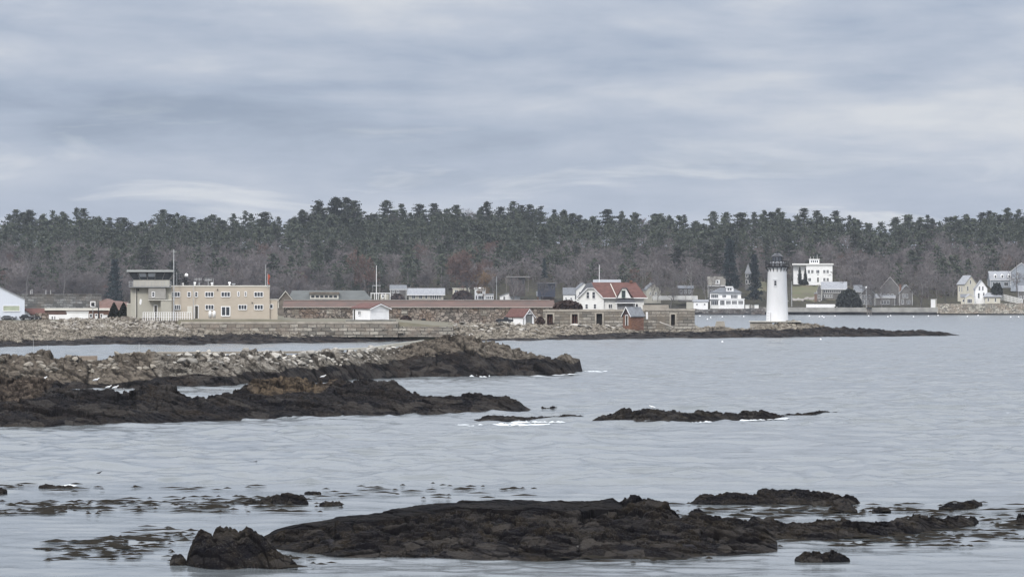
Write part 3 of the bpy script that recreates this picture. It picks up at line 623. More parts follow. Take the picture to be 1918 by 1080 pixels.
def fence(name, label, px0, px1, yt, yb, D, n, m, rails=3, r=0.05, D2=None, yt2=None, yb2=None):
    D2 = D2 or D; yt2 = yt2 or yt; yb2 = yb2 or yb
    p0 = Vector((X(px0, D), D, Zp(yb, D))); p1 = Vector((X(px1, D2), D2, Zp(yb2, D2))); h0 = Zp(yt, D)-p0.z; h1 = Zp(yt2, D2)-p1.z
    o = empty(name, p0, 0, label, 'fence')
    rl = MB()
    for i in range(rails):
        k = 1-i*0.36; rl.tube(Vector((0, 0, h0*k)), p1-p0+Vector((0, 0, h1*k)), r*0.8, n=4)
    rl.build('rail', m, o)
    for i in range(n+1):
        u = i/n; q = (p1-p0)*u; MB().box(q.x-r, q.x+r, q.y-r, q.y+r, q.z-0.4, q.z+h0*(1-u)+h1*u).build('post', m, o)
    return o
fence('rail_fence', 'white rail fence along the foot of the lookout tower', 268, 359, 584.5, 596.5, 541, 21, white, 3, 0.055)
def tank(px, label):
    T = PT('storage_tank', label, 'tank', px, 594, 543, 'white upright tanks'); r = 0.31
    MB().lathe(0, 0, [(r, 0.05), (r, 0.95), (r*0.8, 1.15), (r*0.25, 1.25)], 14).build('shell', white, T.o, True)
    MB().lathe(0, 0, [(r*0.9, -0.3), (r*0.9, 0.05)], 10).build('base', concrete, T.o)
    MB().box(-0.06, 0.06, -0.06, 0.06, 1.2, 1.36).build('valve', greym, T.o)
tank(393.5, 'white upright tank before the tan building, left one of the pair'); tank(401, 'white upright tank before the tan building, right one of the pair')
# left edge: white gabled hall, small buildings, cars, fort wall
T = PT('metal_hall', 'big white metal hall at the left edge with a pale green opening', 'building', 0, 598.5, 545)
zz = T.z
w = MB().xz([(T.x(-115), -1), (T.x(45.5), -1), (T.x(45.5), zz(561)), (T.x(-35), zz(522)), (T.x(-115), zz(561))], 0, 30)
w.build('wall', mat('white_sheet_metal', (0.60, 0.64, 0.70), 0.5, 0.04, 3, stretch=(6, 6, 0.1)), T.o)
k = (zz(522)-zz(561))/(T.x(-35)-T.x(-115))
r = MB(); r.xz([(T.x(-117), zz(562)+.02), (T.x(-35), zz(522)+.02), (T.x(46.5), zz(561.5)+.02), (T.x(46.5), zz(561.5)+.22), (T.x(-35), zz(522)+.25), (T.x(-117), zz(562)+.22)], -0.15, 30.2).build('roof', greym, T.o)
T.win(6, 36, 572.5, 582, 0, 1, 1, m=mat('pale_green_panel', (0.36, 0.40, 0.30), 0.6), fw=0.08)
T = PT('fort_wall', 'tall grey granite block wall behind the low white buildings at left', 'wall', 110, 590, 610)
T.box('masonry', granite2, 34, 190, 552, 595, 0, 5); T.box('coping', granite2, 33.5, 190.5, 550.5, 552, -0.15, 5.1)
for p_ in (60, 86, 95, 57): pole('post', 'short white post on top of the tall grey granite wall', 'post', p_, 551, 543 if p_ != 60 else 541, 610.5, 0.05, white, group='short posts on the grey granite wall')
house('cottage', 'little white gabled cottage with a red roof beside the white metal hall', 'building', 36, 556, Zp(599, 550), 2.2, 4.6, 0, 1.1, 0.8, 'y', white, redroof)
o = house('shed', 'red-roofed white shed between the little cottage and the stone block', 'building', 49, 558, Zp(598, 558), 3.3, 3, 0, 1.15, 0.9, 'x', white, redroof)
T = PT('stone_block', 'rough grey-brown stone block wall between the parked cars and the white shed', 'wall', 79, 600, 549)
T.box('masonry', rubw, 66, 91, 586, 601, 0, 3, dn=0.5)
T = PT('flat_roofed_building', 'long low building with a flat cream roof edge below the grey granite wall', 'building', 140, 600, 566)
T.box('wall', mat('brown_wall', (0.15, 0.09, 0.07), 0.9, 0.2), 78, 203, 579, 600, 0.4, 7, dn=1); T.box('roof', trimw, 77, 205, 577.2, 581, 0, 7.5)
for a_ in (168, 178, 188): T.win(a_, a_+4, 588, 594, 0.4, 1, 1)
T = PT('white_shed', 'boxy white shed with a taller right half, below the cream roof edge', 'building', 128, 600, 555)
T.box('wall', white, 92, 125, 589, 601, 0, 5, dn=1); T.box('wall', white, 125, 165.5, 583.5, 601, -0.4, 5, dn=1); T.box('roof', rustroof, 92, 124.8, 584.5, 589.3, 0.1, 4.8); T.box('roof', white2, 124, 166.3, 583, 583.9, -0.6, 5.2)
T.win(97, 99.5, 592, 599, 0, 1, 1); T.win(102, 104, 592, 599, 0, 1, 1); T.win(132, 134.5, 594, 599, -0.4, 1, 1); T.win(150, 152.5, 595, 599, -0.4, 1, 1)
T = PT('crate', 'white crate beside the conical shrubs', 'crate', 197, 597, 550); T.box('body', white, 191, 201, 590, 597.5, 0, 1.2); T.box('lid', white2, 190.6, 201.4, 589.3, 590, -.06, 1.26)
T = PT('crate', 'low white crate just right of the tall dark pole', 'crate', 184, 597, 549.5); T.box('body', white2, 178, 185.3, 592, 597.5, 1, 2); T.box('lid', white, 177.6, 185.6, 591.3, 592, .95, 2.06)
def ex_lamp(T, h): MB().tube((0, 0, h), (-0.9, 0, h+0.25), 0.06, n=5).build('arm', blackm, T.o); MB().box(-1.2, -0.7, -0.15, 0.15, h+0.15, h+0.32).build('lamp_head', blackm, T.o)
pole('street_lamp', 'dark lamp post leaning its head left, in front of the cream roof edge', 'street lamp', 184.5, 600, 575, 543, 0.16, blackm, ex_lamp)
T = PT('hoop_sign', 'square white frame on a post in front of the grey granite wall', 'sign', 174, 598, 560)
m_ = MB(); x0, x1, z0, z1 = T.x(169.3), T.x(178.7), T.z(574.5), T.z(564)
m_.box(x0, x1, 0, .08, z1-.15, z1).box(x0, x1, 0, .08, z0, z0+.15).box(x0, x0+.15, 0, .08, z0+.15, z1-.15).box(x1-.15, x1, 0, .08, z0+.15, z1-.15).build('frame', white, T.o)
MB().tube((0, .1, -.3), (0, .1, z0+.1), .07).build('post', greym, T.o); MB().box(-.35, .3, .01, .07, z0+.2, z0+.7).build('inner_plate', blackm, T.o)
def car(px, py, D, L, H, label, paint, pick=False, rz=0):
    zb = Zp(py, D); o = empty('parked_car', (X(px, D), D, zb), R(rz), label, 'car' if not pick else 'truck', None); w = 1.75; h = L/2
    b = MB()
    b.xz([(-h, .32), (h, .32), (h, .75), (h*.93, H*.58), (h*.5, H*.64), (-h*.9, H*.64), (-h, H*.5)], -w/2, w/2).build('body', paint, o)
    if pick: c = [(-h*.1, H*.64), (h*.5, H*.64), (h*.32, H*.97), (h*.22, H), (-.02*h, H)]
    else: c = [(-h*.82, H*.64), (h*.48, H*.64), (h*.16, H), (-h*.55, H)]
    cb = MB().xz(c, -w/2+.1, w/2-.1).build('cabin', paint, o)
    g = [(x_*.9+.0, z_) for x_, z_ in c]; zm = H*.68
    MB().xz([(c[0][0]*.9+.05, zm), (c[1][0]*.88, zm), (c[2][0]*.9, H*.93), (c[-1][0]*.9+.03, H*.93)], -w/2+.06, w/2-.06).build('side_window', glass, cb)
    for sx in (-.62, .62):
        for sy in (-w/2+.02, w/2-.24):
            t = MB(); n = 14; t.add([(sx*h+.33*math.cos(6.2832*i/n), sy+dy, .33+.33*math.sin(6.2832*i/n)) for dy in (0, .22) for i in range(n)], [(i, (i+1) % n, (i+1) % n+n, i+n) for i in range(n)]+[tuple(range(n)), tuple(range(n, 2*n))])
            wl = t.build('wheel', mat('tyre_rubber', (.015, .015, .016), .8), o)
            MB().add([(sx*h+.17*math.cos(6.2832*i/8), sy-.012+dy, .33+.17*math.sin(6.2832*i/8)) for dy in (0, .02) for i in range(8)], [(i, (i+1) % 8, (i+1) % 8+8, i+8) for i in range(8)]+[tuple(range(8)), tuple(range(8, 16))]).build('rim', greym, wl)
    MB().box(h-.03, h+.02, -w/2+.1, -w/2+.45, .55, .7).build('headlight', white, o); MB().box(-h-.02, -h+.03, -w/2+.1, -w/2+.4, .6, .75).build('tail_light', redroof, o)
    return o
pb = mat('black_car_paint', (.02, .021, .024), .25, .1, spec=.6); ps = mat('grey_car_paint', (.12, .125, .135), .3, .1, spec=.6)
car(16, 598.8, 545, 2.9, 0.85, 'dark grey car parked lowest at the left edge, below the pale green opening', ps)
car(50, 598.8, 545, 2.6, 1.05, 'black car parked in front of the little red-roofed cottage', pb)
car(70, 598.8, 544, 1.3, 0.65, 'small dark vehicle at the left end of the rough stone block', pb)
car(33, 598.8, 547, 1.6, .55, 'pale car mostly hidden between the two dark cars', mat('pale_car_paint', (.6, .61, .62), .3, .05))
# behind and right of the station
T = PT('fort_casemate', 'very long low stone fort building under a rusty red sloping roof', 'building', 790, 600, 615)
w = MB().box(T.x(532), T.x(1036), 0, 8, -1.5, T.z(575)).build('wall', rubw, T.o)
y1, z0_, z1_ = 6.0, T.z(575), T.z(562)
MB().yz([(-.3, z0_), (6, z1_), (8.2, z1_-.2), (8.2, z0_)], T.x(530), T.x(1040)).build('roof', rustroof, T.o)
T.box('ridge_cap', mat('pale_cap', (.30, .28, .26), .8), 530, 1032, 561.0, 562.2, 5.5, 6.6)
T.box('fascia', trimw, 530, 1040, 575.0, 575.7, -.45, -.3)
MB().lathe(T.x(793), -.05, [(.5, -.2), (.5, .4)], 8).build('drain_opening', blackm, T.o)
for x0 in (548, 612, 660, 752, 900, 960): T.box('wall_patch', granite, x0, x0+12, 579, 590, -.12, 0)
T = PT('green_roofed_hall', 'wide low building with a grey-green roof and a strip dormer behind the rusty roof', 'building', 620, 575, 650)
MB().box(T.x(548), T.x(693), 0, 10, -3, T.z(561)).build('wall', greywall, T.o)
zr, ze = T.z(543.5), T.z(562)
MB().add([(T.x(538), -.5, ze), (T.x(698), -.5, ze), (T.x(698), 10, ze), (T.x(538), 10, ze), (T.x(547), 5, zr), (T.x(683), 5, zr)], [(0, 1, 5, 4), (1, 2, 5), (2, 3, 4, 5), (3, 0, 4), (0, 3, 2, 1)]).build('roof', greenroof, T.o)
dr = T.box('dormer', trimw, 581, 634, 550.5, 562, .2, 5); T.box('dormer_roof', woodp, 579.5, 635.5, 546.5, 550.4, -.3, 5, dr)
for i in range(6): T.box('dormer_window', glass, 583+i*8.4, 589+i*8.4, 553, 557, .12, .3, dr)
house('gabled_shed', 'small brown gabled roof peeping up right of the tan building', 'building', 521, 645, Zp(575, 645), 3.4, 8, 0, 1.7, 2.1, 'y', woodp, darkroof, trim=trimw)
o = house('garage', 'white garage with a red-brown roof standing on the granite sea wall', 'building', 693.2, 545, Zp(598.8, 545), 5.1, 4.8, 44, 2.3, 0.85, 'y', white, redroof, over=.4, trim=white, wa=(), wb_=[(2.6, 3.3, 1.0, 1.7, 2, 1)], db=[(4.15, 4.6, 0, 2.05)])
MB().box(.6, 4.5, -.06, 0, 1.65, 1.72).box(.6, 4.5, -.05, 0, .1, .16).build('garage_door', white2, o)
T = PT('concrete_slab', 'grey concrete footing under the white garage', 'slab', 695, 602, 541.5); T.box('slab', mat('grey_concrete', (.17, .165, .15), .9, .2), 648, 742, 598.8, 602.5, 0, 9)
def ex_yard(T, h):
    MB().tube((-.98, 0, h*.42), (.98, 0, h*.42), .07, n=5).build('yard', mast, T.o)
    m = MB(); [m.tube((s_*.75, 0, h*.1), (s_*.9, 0, h*.42), .025, n=3) for s_ in (-1, 1)]; m.build('stay', mast, T.o)
pole('signal_mast', 'tall white signal mast with one yard, rising behind the rusty red roof', 'mast', 705, 562, 497, 640, .1, white, ex_yard)
T = PT('deck_rail', 'low white railed deck beside the signal mast behind the rusty roof', 'deck', 712, 563, 660)
m_ = MB(); m_.box(T.x(694), T.x(731), 0, .1, T.z(549.6), T.z(548.3))
m_.build('top_rail', white, T.o)
for p_ in (694.5, 701, 708, 715, 722, 730): T.box('post', white, p_, p_+1, 549.6, 563, 0, .12)
T.box('cabin', greywall, 712, 728, 551, 563, 2, 5); T.win(715, 719, 552, 557, 2, 1, 1)
# sea wall
def seawall():
    o = empty('sea_wall', (X(560, 531), 531, 0), 0, 'long sea wall of big granite blocks in front of the tan building and white garage', 'wall')
    a = X(344, 531)-X(560, 531); b = X(745, 531)-X(560, 531); zt = Zp(606.5, 531)
    MB().box(a, b, 0, 2.2, 0.9, zt).build('masonry', seawallm, o)
    MB().box(a-.5, b, -.1, 3.2, zt+.003, zt+.42).build('coping', concrete, o)
    c = X(848, 531)-X(560, 531); MB().box(b, c, .6, 3, .9, Zp(611.5, 531)).build('lower_masonry', seawallm, o)
    rs = np.random.RandomState(9)
    x = a
    while x < c:
        wv = .7+rs.rand()*1.5; d = rs.rand()*.22
        for j in range(3):
            if rs.rand() < .3 and not (x > b and j == 0): MB().box(x, min(x+wv, c), -.05-d+(.6 if x > b else 0), .5, .95+(2-j)*.72, .95+(2-j)*.72+.66).build('block', seawallm, o)
        x += wv
seawall()
# boathouse, truck
o = house('boathouse', 'small white boathouse with a red roof and grey doors near the rubble shore', 'building', 981, 574, Zp(607.5, 574), 2.7, 5.4, 40, 1.75, 1.45, 'y', white, redroof, over=.3, trim=white)
door(o, .75, 2.0, 0, 0, 1.95, m=mat('grey_boards', (.17, .175, .17), .8, .2), fm=blackm); window(o, 1.15, 1.6, 0, 2.25, 2.6, 1, 1)
MB().box(.3, 2.4, -.14, -.05, 1.95, 2.05).build('door_rail', blackm, o)
MB().box(-.06, 0, .0, .12, 0, 1.7).box(-.06, 0, 3.5, 3.6, 0, 1.7).build('corner_board', blackm, o)
car(945, 604.5, 571, 3.6, 1.25, 'black pickup truck parked at the left side of the red-roofed boathouse', pb, True)
# fort wall with openings
def fortwall():
    D = 592; o = empty('fort_wall', (X(1100, D), D, Zp(613, D)), 0, 'low ruined granite fort wall with dark doorways below the red-roofed white house', 'wall')
    zb = Zp(613, D); x = lambda p: (p-1100)*D/F; z = lambda p: Zp(p, D)-zb
    def seg(x0, x1, yt, holes, fr=0.0):
        m = MB(); e = [x0]
        for h in holes: e += [h[0], h[1]]
        e.append(x1)
        for i in range(0, len(e), 2): m.box(x(e[i]), x(e[i+1]), fr, fr+1.6, -1.5, z(yt))
        for h in holes: m.box(x(h[0]), x(h[1]), fr, fr+1.6, z(h[2]), z(yt)); m.box(x(h[0]), x(h[1]), fr, fr+1.6, -1.5, z(h[3]))
        m.build('masonry', granite, o)
        MB().box(x(x0)-.1, x(x1)+.1, fr-.12, fr+2.2, z(yt)+.003, z(yt)+.42).build('coping', concrete, o)
        for h in holes:
            MB().box(x(h[0]), x(h[1]), fr+1.0, fr+1.3, z(h[3]), z(h[2])).build('doorway', mat('dark_interior', (.02, .017, .015), .9), o)
            j = MB(); j.box(x(h[0])-.32, x(h[0]), fr-.05, fr+.4, z(h[3]), z(h[2])).box(x(h[1]), x(h[1])+.32, fr-.05, fr+.4, z(h[3]), z(h[2])).box(x(h[0])-.32, x(h[1])+.32, fr-.05, fr+.4, z(h[2]), z(h[2])+.3)
            j.build('door_surround', concrete, o)
            if h[4]:
                g = MB(); n = 3
                for i in range(n): g.box(x(h[0])+.08+i*.42, x(h[0])+.08+i*.42+.2, fr+.55, fr+.62, z(h[3]), z(h[2]))
                g.build('rusty_shutter', mat('rust', (.10, .045, .035), .9, .3), o)
    seg(1018, 1170, 583, [(1024.5, 1035.5, 588, 608, 1), (1071, 1082, 588, 608, 1), (1117, 1128, 587, 608, 0)])
    seg(1170, 1212, 582.5, [(1196, 1204, 590, 601, 0)], 1.8); seg(1212, 1301.5, 582, [(1257, 1264.5, 588.5, 609, 0)], .4)
    MB().box(x(1018), x(1018)+1.2, 1.6, 9, -1.5, z(583)).build('return_wall', granite, o)
    MB().box(x(1301.5)-1.2, x(1301.5), 2, 12, -1.5, z(582)).build('return_wall', granite, o)
    m = MB(); m.box(x(1207), x(1256), 7, 8, 0, z(571)).build('inner_wall', concrete, o)
    # steps up the middle
    m = MB(); [m.box(x(1182)+i*.5, x(1182)+i*.5+.55, 1.2, 1.8, -1, .3+i*.3) for i in range(8)]; m.build('steps', granite, o)
fortwall()
T = PT('leaning_board', 'upright white panel leaning on the fort wall right of the brick hut', 'panel', 1211.5, 598, 589); T.box('panel', white, 1210, 1213.5, 584, 597, 0, .15); T.box('foot', greym, 1209.6, 1214, 597, 598.5, -.1, .5)
for k_, (a_, b_) in enumerate([(1236, 603), (1244, 606)]):
    T = PT('driftwood_beam', ['long pale beam sloping on the rocks before the right fort doorway, upper one', 'long pale beam sloping on the rocks before the right fort doorway, lower one'][k_], 'beam', a_, b_, 583)
    MB().tube((0, 0, 0), (1.9, .6, -.75), .13, .1, 5).build('driftwood_beam', mat('pale_driftwood', (.5, .47, .43), .8), T.o)
o = house('brick_hut', 'little brown brick hut with a grey roof against the fort wall', 'building', 1181.5, 585, Zp(609.5, 585), 3.0, 1.75, 0, 2.15, 1.8, 'x', brick, greyroof, over=.22)
# the hut is turned so that both its gable and long side show
for c_ in list(o.children): bpy.data.objects.remove(c_, do_unlink=True)
o.rotation_euler = (0, 0, R(32))
MB().xz([(0, -1), (3.3, -1), (3.3, 2.1), (0, 2.1)], 0, 2.9).build('wall', brick, o)
MB().yz([(0, 2.1), (2.9, 2.1), (1.45, 3.75)], 0, 3.3).build('gable', mat('plum_brick', (.075, .05, .05), .9, .3), o)
roofmb(3.3, 2.9, 2.1, 1.65, 'x', .25).build('roof', greyroof, o)
door(o, 1.05, 1.85, 0, 0, 2.1, m=dkdoor, face='x'); MB().yz([(-.35, 1.75), (1.45, 3.75), (3.25, 1.75), (3.25, 1.95), (1.45, 4.0), (-.35, 1.95)], -.32, -.26).build('bargeboard', white, o)
# red-roofed white house
def redhouse():
    D = 612; T = PT('red_roofed_house', 'white house with a big red clipped-gable roof above the fort wall', 'house', 1100, 590, D)
    x, z = T.x, T.z
    MB().xz([(x(1084), -1.5), (x(1131), -1.5), (x(1131), z(557.5)), (x(1114), z(541)), (x(1097.5), z(541)), (x(1084), z(557.5))], 0, 9).build('wall', white2, T.o)
    T.box('wall', white2, 1131, 1206, 556, 590, .6, 8.5, dn=1.5)
    # main roof: hip-clipped gable seen a little from the left
    V = [(x(1080.5), -.5, z(559)), (x(1079), 9.3, z(559)), (x(1100), -.4, z(540)), (x(1107), 2.8, z(529)), (x(1099), 9.3, z(529.5)), (x(1112.5), -.4, z(540)),
         (x(1129), -.4, z(557.5)), (x(1212.5), -.4, z(557.5)), (x(1191), 4.6, z(528.3)), (x(1108), 4.6, z(528.3)), (x(1214), 9.4, z(558))]
    MB().add([V[0], V[2], V[9], V[4], V[1]], [(0, 1, 2, 3), (0, 3, 4)]).build('roof', darkroof, T.o)
    MB().add([V[2], V[5], V[9]], [(0, 1, 2)]).build('roof', darkroof, T.o)
    MB().add([V[5], V[6], V[7], V[8], V[9]], [(0, 1, 2, 3, 4)]).build('roof', redroof, T.o)
    MB().add([V[7], V[10], V[8]], [(0, 1, 2)]).add([V[9], V[8], V[10], V[1]], [(0, 1, 2, 3)]).build('roof', redroof, T.o)
    T.box('eaves', white, 1129, 1213, 557.2, 558.8, -.45, -.3)
    m = MB(); m.tube(V[5], V[6], .1, n=4); m.tube(V[2], V[5], .1, n=4); m.tube(V[0], V[2], .1, n=4); m.build('bargeboard', white, T.o)
    MB().tube((x(1143.5), 2.4, z(531)), (x(1155), -.35, z(556.5)), .1, n=4).build('valley_flashing', trimw, T.o)
    # dormer
    d = MB().xz([(x(1156), z(558)), (x(1182), z(558)), (x(1172.5), z(540.5)), (x(1165), z(540.5))], -1.0, 3).build('dormer', white2, T.o)
    rr = MB(); rr.add([(x(1154), -1.3, z(558)), (x(1164.5), -1.3, z(539.6)), (x(1173), -1.3, z(539.6)), (x(1187), -1.3, z(559)), (x(1187), 3, z(559)), (x(1175), 4, z(538.3)), (x(1166.5), 4, z(538.3)), (x(1156), 3, z(558)), (x(1175.5), -1.3, z(544))], [(0, 7, 6, 1), (1, 6, 5, 2), (2, 5, 4, 3)])
    rr.build('dormer_roof', darkroof, d)
    window(d, x(1165), x(1170.5), -1.0, z(556), z(544.5), 1, 2, fm=mat('green_trim', (.04, .09, .06), .6))
    p = T.box('porch', mat('porch_grey', (.22, .22, .23), .8), 1157, 1186, 569, 590, -2.2, .6)
    MB().add([(x(1152), -3.2, z(566)), (x(1191), -3.2, z(566)), (x(1191), .6, z(566)), (x(1152), .6, z(566)), (x(1163), -.5, z(558.5)), (x(1178), -.5, z(558.5))], [(0, 1, 5, 4), (1, 2, 5), (2, 3, 4, 5), (3, 0, 4), (0, 3, 2, 1)]).build('porch_roof', darkroof, p)
    T.box('porch_beam', white, 1152, 1191, 566.2, 567.8, -3.15, -2.9, p)
    for q in (1153.5, 1189): T.box('porch_post', white, q, q+1.2, 567.8, 590, -3.1, -2.95, p)
    for q in ((1098.5, 1103.5, 546.5, 558.5), (1109.3, 1114.5, 546.5, 558.5), (1096.5, 1101, 569.5, 577.5), (1112, 1116.5, 569.5, 577.5)): T.win(*q, 0, 1, 2, fw=.07)
    T.win(1140, 1146.5, 569.5, 577, .6, 2, 1, fw=.07); T.win(1190, 1195, 569, 575, .6, 1, 1, fw=.07)
    T.box('wing', white2, 1076, 1084, 561, 563, 2, 3)
    for q in (1180,): MB().box(x(q), x(q+5), 4.2, 5.4, z(529), z(524.5)).build('chimney', brick, T.o)
redhouse()
pole('flagpole', 'bare white flagpole rising behind the red-roofed house', 'flagpole', 1122.5, 545, 496, 640, .09, white)
# the two wide white gables just behind the red roof
# lighthouse
def lighthouse():
    D = 605; T = PT('lighthouse', 'white tapering lighthouse with a black lantern at the end of the point', 'lighthouse', 1455.7, 601.5, D)
    s = D/F; z = T.z
    wallm = mat('lighthouse_white', (.74, .745, .76), .5, .04, .8, .1, stretch=(1, 1, .25), c2=(.66, .665, .67))
    MB().lathe(0, 0, [(20.6*s, -.3), (20.6*s, .1), (17.4*s, z(503)), (17.9*s, z(502)), (18.3*s, z(500.5))], 40).build('tower', wallm, T.o, True)
    m = MB(); m.lathe(0, 0, [(18.5*s, z(501)), (22.6*s, z(500)), (22.8*s, z(498.6)), (22.6*s, z(498.2))], 32).build('gallery_deck', blackm, T.o)
    b = MB()
    for i in range(16):
        a = 2*math.pi*i/16; ca, sa = math.cos(a), math.sin(a)
        b.tube((ca*17.3*s, sa*17.3*s, z(508)), (ca*22*s, sa*22*s, z(500.3)), .085, n=4); b.tube((ca*17.3*s, sa*17.3*s, z(509)), (ca*17.4*s, sa*17.4*s, z(500)), .09, n=4)
    b.build('gallery_bracket', blackm, T.o)
    r = MB(); rr = 22*s
    for i in range(28):
        a = 2*math.pi*i/28; a2 = 2*math.pi*(i+1)/28
        r.tube((math.cos(a)*rr, math.sin(a)*rr, z(498.4)), (math.cos(a)*rr, math.sin(a)*rr, z(489)), .075, n=4)
        for q in (489, 493.5): r.tube((math.cos(a)*rr, math.sin(a)*rr, z(q)), (math.cos(a2)*rr, math.sin(a2)*rr, z(q)), .085, n=4)
    r.build('gallery_railing', blackm, T.o)
    MB().lathe(0, 0, [(14.6*s, z(498.3)), (14.6*s, z(492)), (11.5*s, z(489.6))], 10).build('watch_room', mat('watch_room_grey', (.25, .26, .28), .6), T.o)
    u = MB()
    for i in range(10):
        a = 2*math.pi*i/10; u.tube((math.cos(a)*14.8*s, math.sin(a)*14.8*s, z(498.3)), (math.cos(a)*11.2*s, math.sin(a)*11.2*s, z(489)), .26, n=4)
    u.build('watch_room_rib', blackm, T.o)
    MB().lathe(0, 0, [(9.6*s, z(489.6)), (9.6*s, z(481))], 10).build('lantern_glass', mat('lantern_glass', (.12, .135, .16), .3, .1, spec=.5), T.o)
    l = MB()
    for i in range(10):
        a = 2*math.pi*i/10; l.tube((math.cos(a)*9.8*s, math.sin(a)*9.8*s, z(489.8)), (math.cos(a)*9.8*s, math.sin(a)*9.8*s, z(481)), .10, n=4)
    for q in (489.6, 485.4, 481.2):
        for i in range(10):
            a = 2*math.pi*i/10; a2 = 2*math.pi*(i+1)/10; l.tube((math.cos(a)*9.8*s, math.sin(a)*9.8*s, z(q)), (math.cos(a2)*9.8*s, math.sin(a2)*9.8*s, z(q)), .06, n=4)
    l.lathe(0, 0, [(.3, z(489)), (.3, z(483))], 8)
    l.build('lantern_bars', blackm, T.o)
    rf = MB().lathe(0, 0, [(11.2*s, z(481)), (11*s, z(480.2)), (6.5*s, z(476)), (2*s, z(473.8)), (1.2*s, z(473))], 20).build('lantern_roof', mat('dark_cap', (.03, .032, .038), .35), T.o)
    MB().lathe(0, 0, [(.12, z(474)), (.26, z(472.8)), (.28, z(471.8)), (.14, z(470.8)), (.04, z(470.3)), (.03, z(468.6))], 10).build('ventilator_ball', blackm, rf)
    window(T.o, x0_ := (1450-1455.7)*s, x1_ := (1454.5-1455.7)*s, -18.55*s, z(534.5), z(525.5), 1, 2, fm=wallm, fw=.07)
    MB().box(x0_-.25, x1_+.25, -18.9*s, -17.6*s, z(523.5), z(522.6)).build('window_hood', wallm, T.o)
    e = MB(); e.box((1436-1455.7)*s, (1442.5-1455.7)*s, -19.3*s, -14*s, -.1, z(584)).build('entrance', wallm, T.o)
    g = MB()
    for i in range(6): g.box((1436.3-1455.7)*s, (1440.8-1455.7)*s, -19.45*s, -19.3*s, .15+i*.33, .2+i*.33)
    g.build('entrance_ladder', greym, T.o)
    MB().box((1475.4-1455.7)*s, (1476.6-1455.7)*s, -4*s, -2*s, z(564), z(562.6)).build('wall_lamp', wallm, T.o)
lighthouse()
T = PT('lighthouse_platform', 'pale concrete platform under the white lighthouse', 'platform', 1456, 612, 602)
T.box('deck', mat('platform_concrete', (.40, .385, .34), .9, .12), 1403, 1500, 601.4, 602.9, -2.4, 8); T.box('retaining_wall', concrete, 1405, 1446, 603.4, 613, -2.0, 7)
m_ = MB()
m_.xz([(T.x(1338), T.z(615)), (T.x(1359), T.z(615)), (T.x(1356.5), T.z(601.5)), (T.x(1342), T.z(601.5))], 0, 2).build('x', concrete); o = bpy.data.objects['x']; o.location = T.o.location; o.rotation_euler = T.o.rotation_euler; o.name = 'concrete_block'
tag(o, 'squat tan concrete block alone on the rocks between the fort wall and the lighthouse', 'block')
# concrete remnants on the middle ledge
def slab(name, label, cat, pts, D, y0, y1, m=concrete):
    px0, pyb = pts[0]; T = PT(name, label, cat, px0, pyb, D)
    o = MB().xz([(T.x(a), T.z(b)) for a, b in pts], y0, y1).build(name, m); o.location = T.o.location; o.rotation_euler = T.o.rotation_euler; bpy.data.objects.remove(T.o)
    tag(o, label, cat); return o
tanm = mat('tan_concrete', (.235, .19, .15), .9, .25, .8, .4)
slab('concrete_wall', 'short tan concrete wall piece standing alone on the left of the domed ledge', 'wall', [(137, 675), (182, 675), (182, 666.2), (137, 666.8)], 316, 0, 1.0, tanm)
slab('concrete_wall', 'brown concrete wall stub at the left end of the long cap', 'wall', [(222, 676), (262, 676), (262, 664), (229, 664.5)], 313, 0, 1.2, mat('brown_concrete', (.21, .14, .10), .9, .25, .8, .4))
slab('breakwater_wall', 'long flat concrete cap along the crest of the pale boulders', 'wall', [(232, 664), (640, 662), (640, 658), (300, 659), (232, 661)], 317, 0, 1.4, mat('cap_concrete', (.27, .24, .20), .9, .2, .5, .3))
slab('concrete_ramp', 'pale concrete ramp rising to the domed brown head of the ledge', 'ramp', [(618, 653.5), (692, 650.5), (742, 643), (795, 636.5), (800, 640), (745, 649), (700, 655), (640, 655)], 314, 0, 1.6, mat('pale_ramp', (.36, .35, .31), .9, .15, .5, .3))
slab('concrete_block', 'pale concrete block set into the top of the domed brown head', 'block', [(881, 646), (903, 647), (899, 632.5), (888, 631.5)], 310.5, 0, 1.5, mat('grey_tan_block', (.30, .27, .22), .9, .2, .8, .4))
for p_, yb_, yt_ in ((62.5, 666, 633), (88.5, 666, 645), (260.5, 664, 642)): pole('marker_stake', {62.5: 'tall thin stake on the far left of the domed ledge', 88.5: 'shorter thin stake just right of the tall one', 260.5: 'thin stake on the brown concrete stub'}[p_], 'stake', p_, yb_, yt_, 316, .022, mast)
# ---------------------------------------------------------------- far shore
PROF = np.array([(-420,400),(0,398),(60,393),(150,391),(225,407),(245,413),(280,401),(340,393),(400,401),(480,399),(530,408),(560,394),(580,382),(620,374),(680,379),(692,400),(720,379),(760,383),(800,377),(900,379),(960,375),(1010,381),(1060,384),(1080,399),(1110,396),(1160,391),(1210,393),(1260,396),(1290,403),(1312,424),(1332,399),(1380,393),(1402,404),(1450,396),(1500,393),(1540,396),(1600,401),(1634,424),(1655,432),(1665,413),(1700,406),(1740,397),(1780,403),(1830,393),(1870,387),(1918,389),(2400,392)], float)
DC = 1600.0
def tz(px, D):
    px = np.asarray(px, float); D = np.asarray(D, float)
    top = HC-(np.interp(px, PROF[:, 0], PROF[:, 1])-Y0)*DC/F-21.0
    top = (top*0.5+0.5*(HC+165*DC/F-21)); u = np.clip((D-1340)/(DC-1340), 0, 1)
    z = 2.6+(top-2.6)*(0.15*u+0.85*u*u*(3-2*u)) if False else 2.6+(top-2.6)*u**1.05
    return np.where(D < 1340, 2.6-4.2*np.clip((1340-D)/14, 0, 1)**.8, np.where(D > DC, top-(D-DC)*0.02, z))
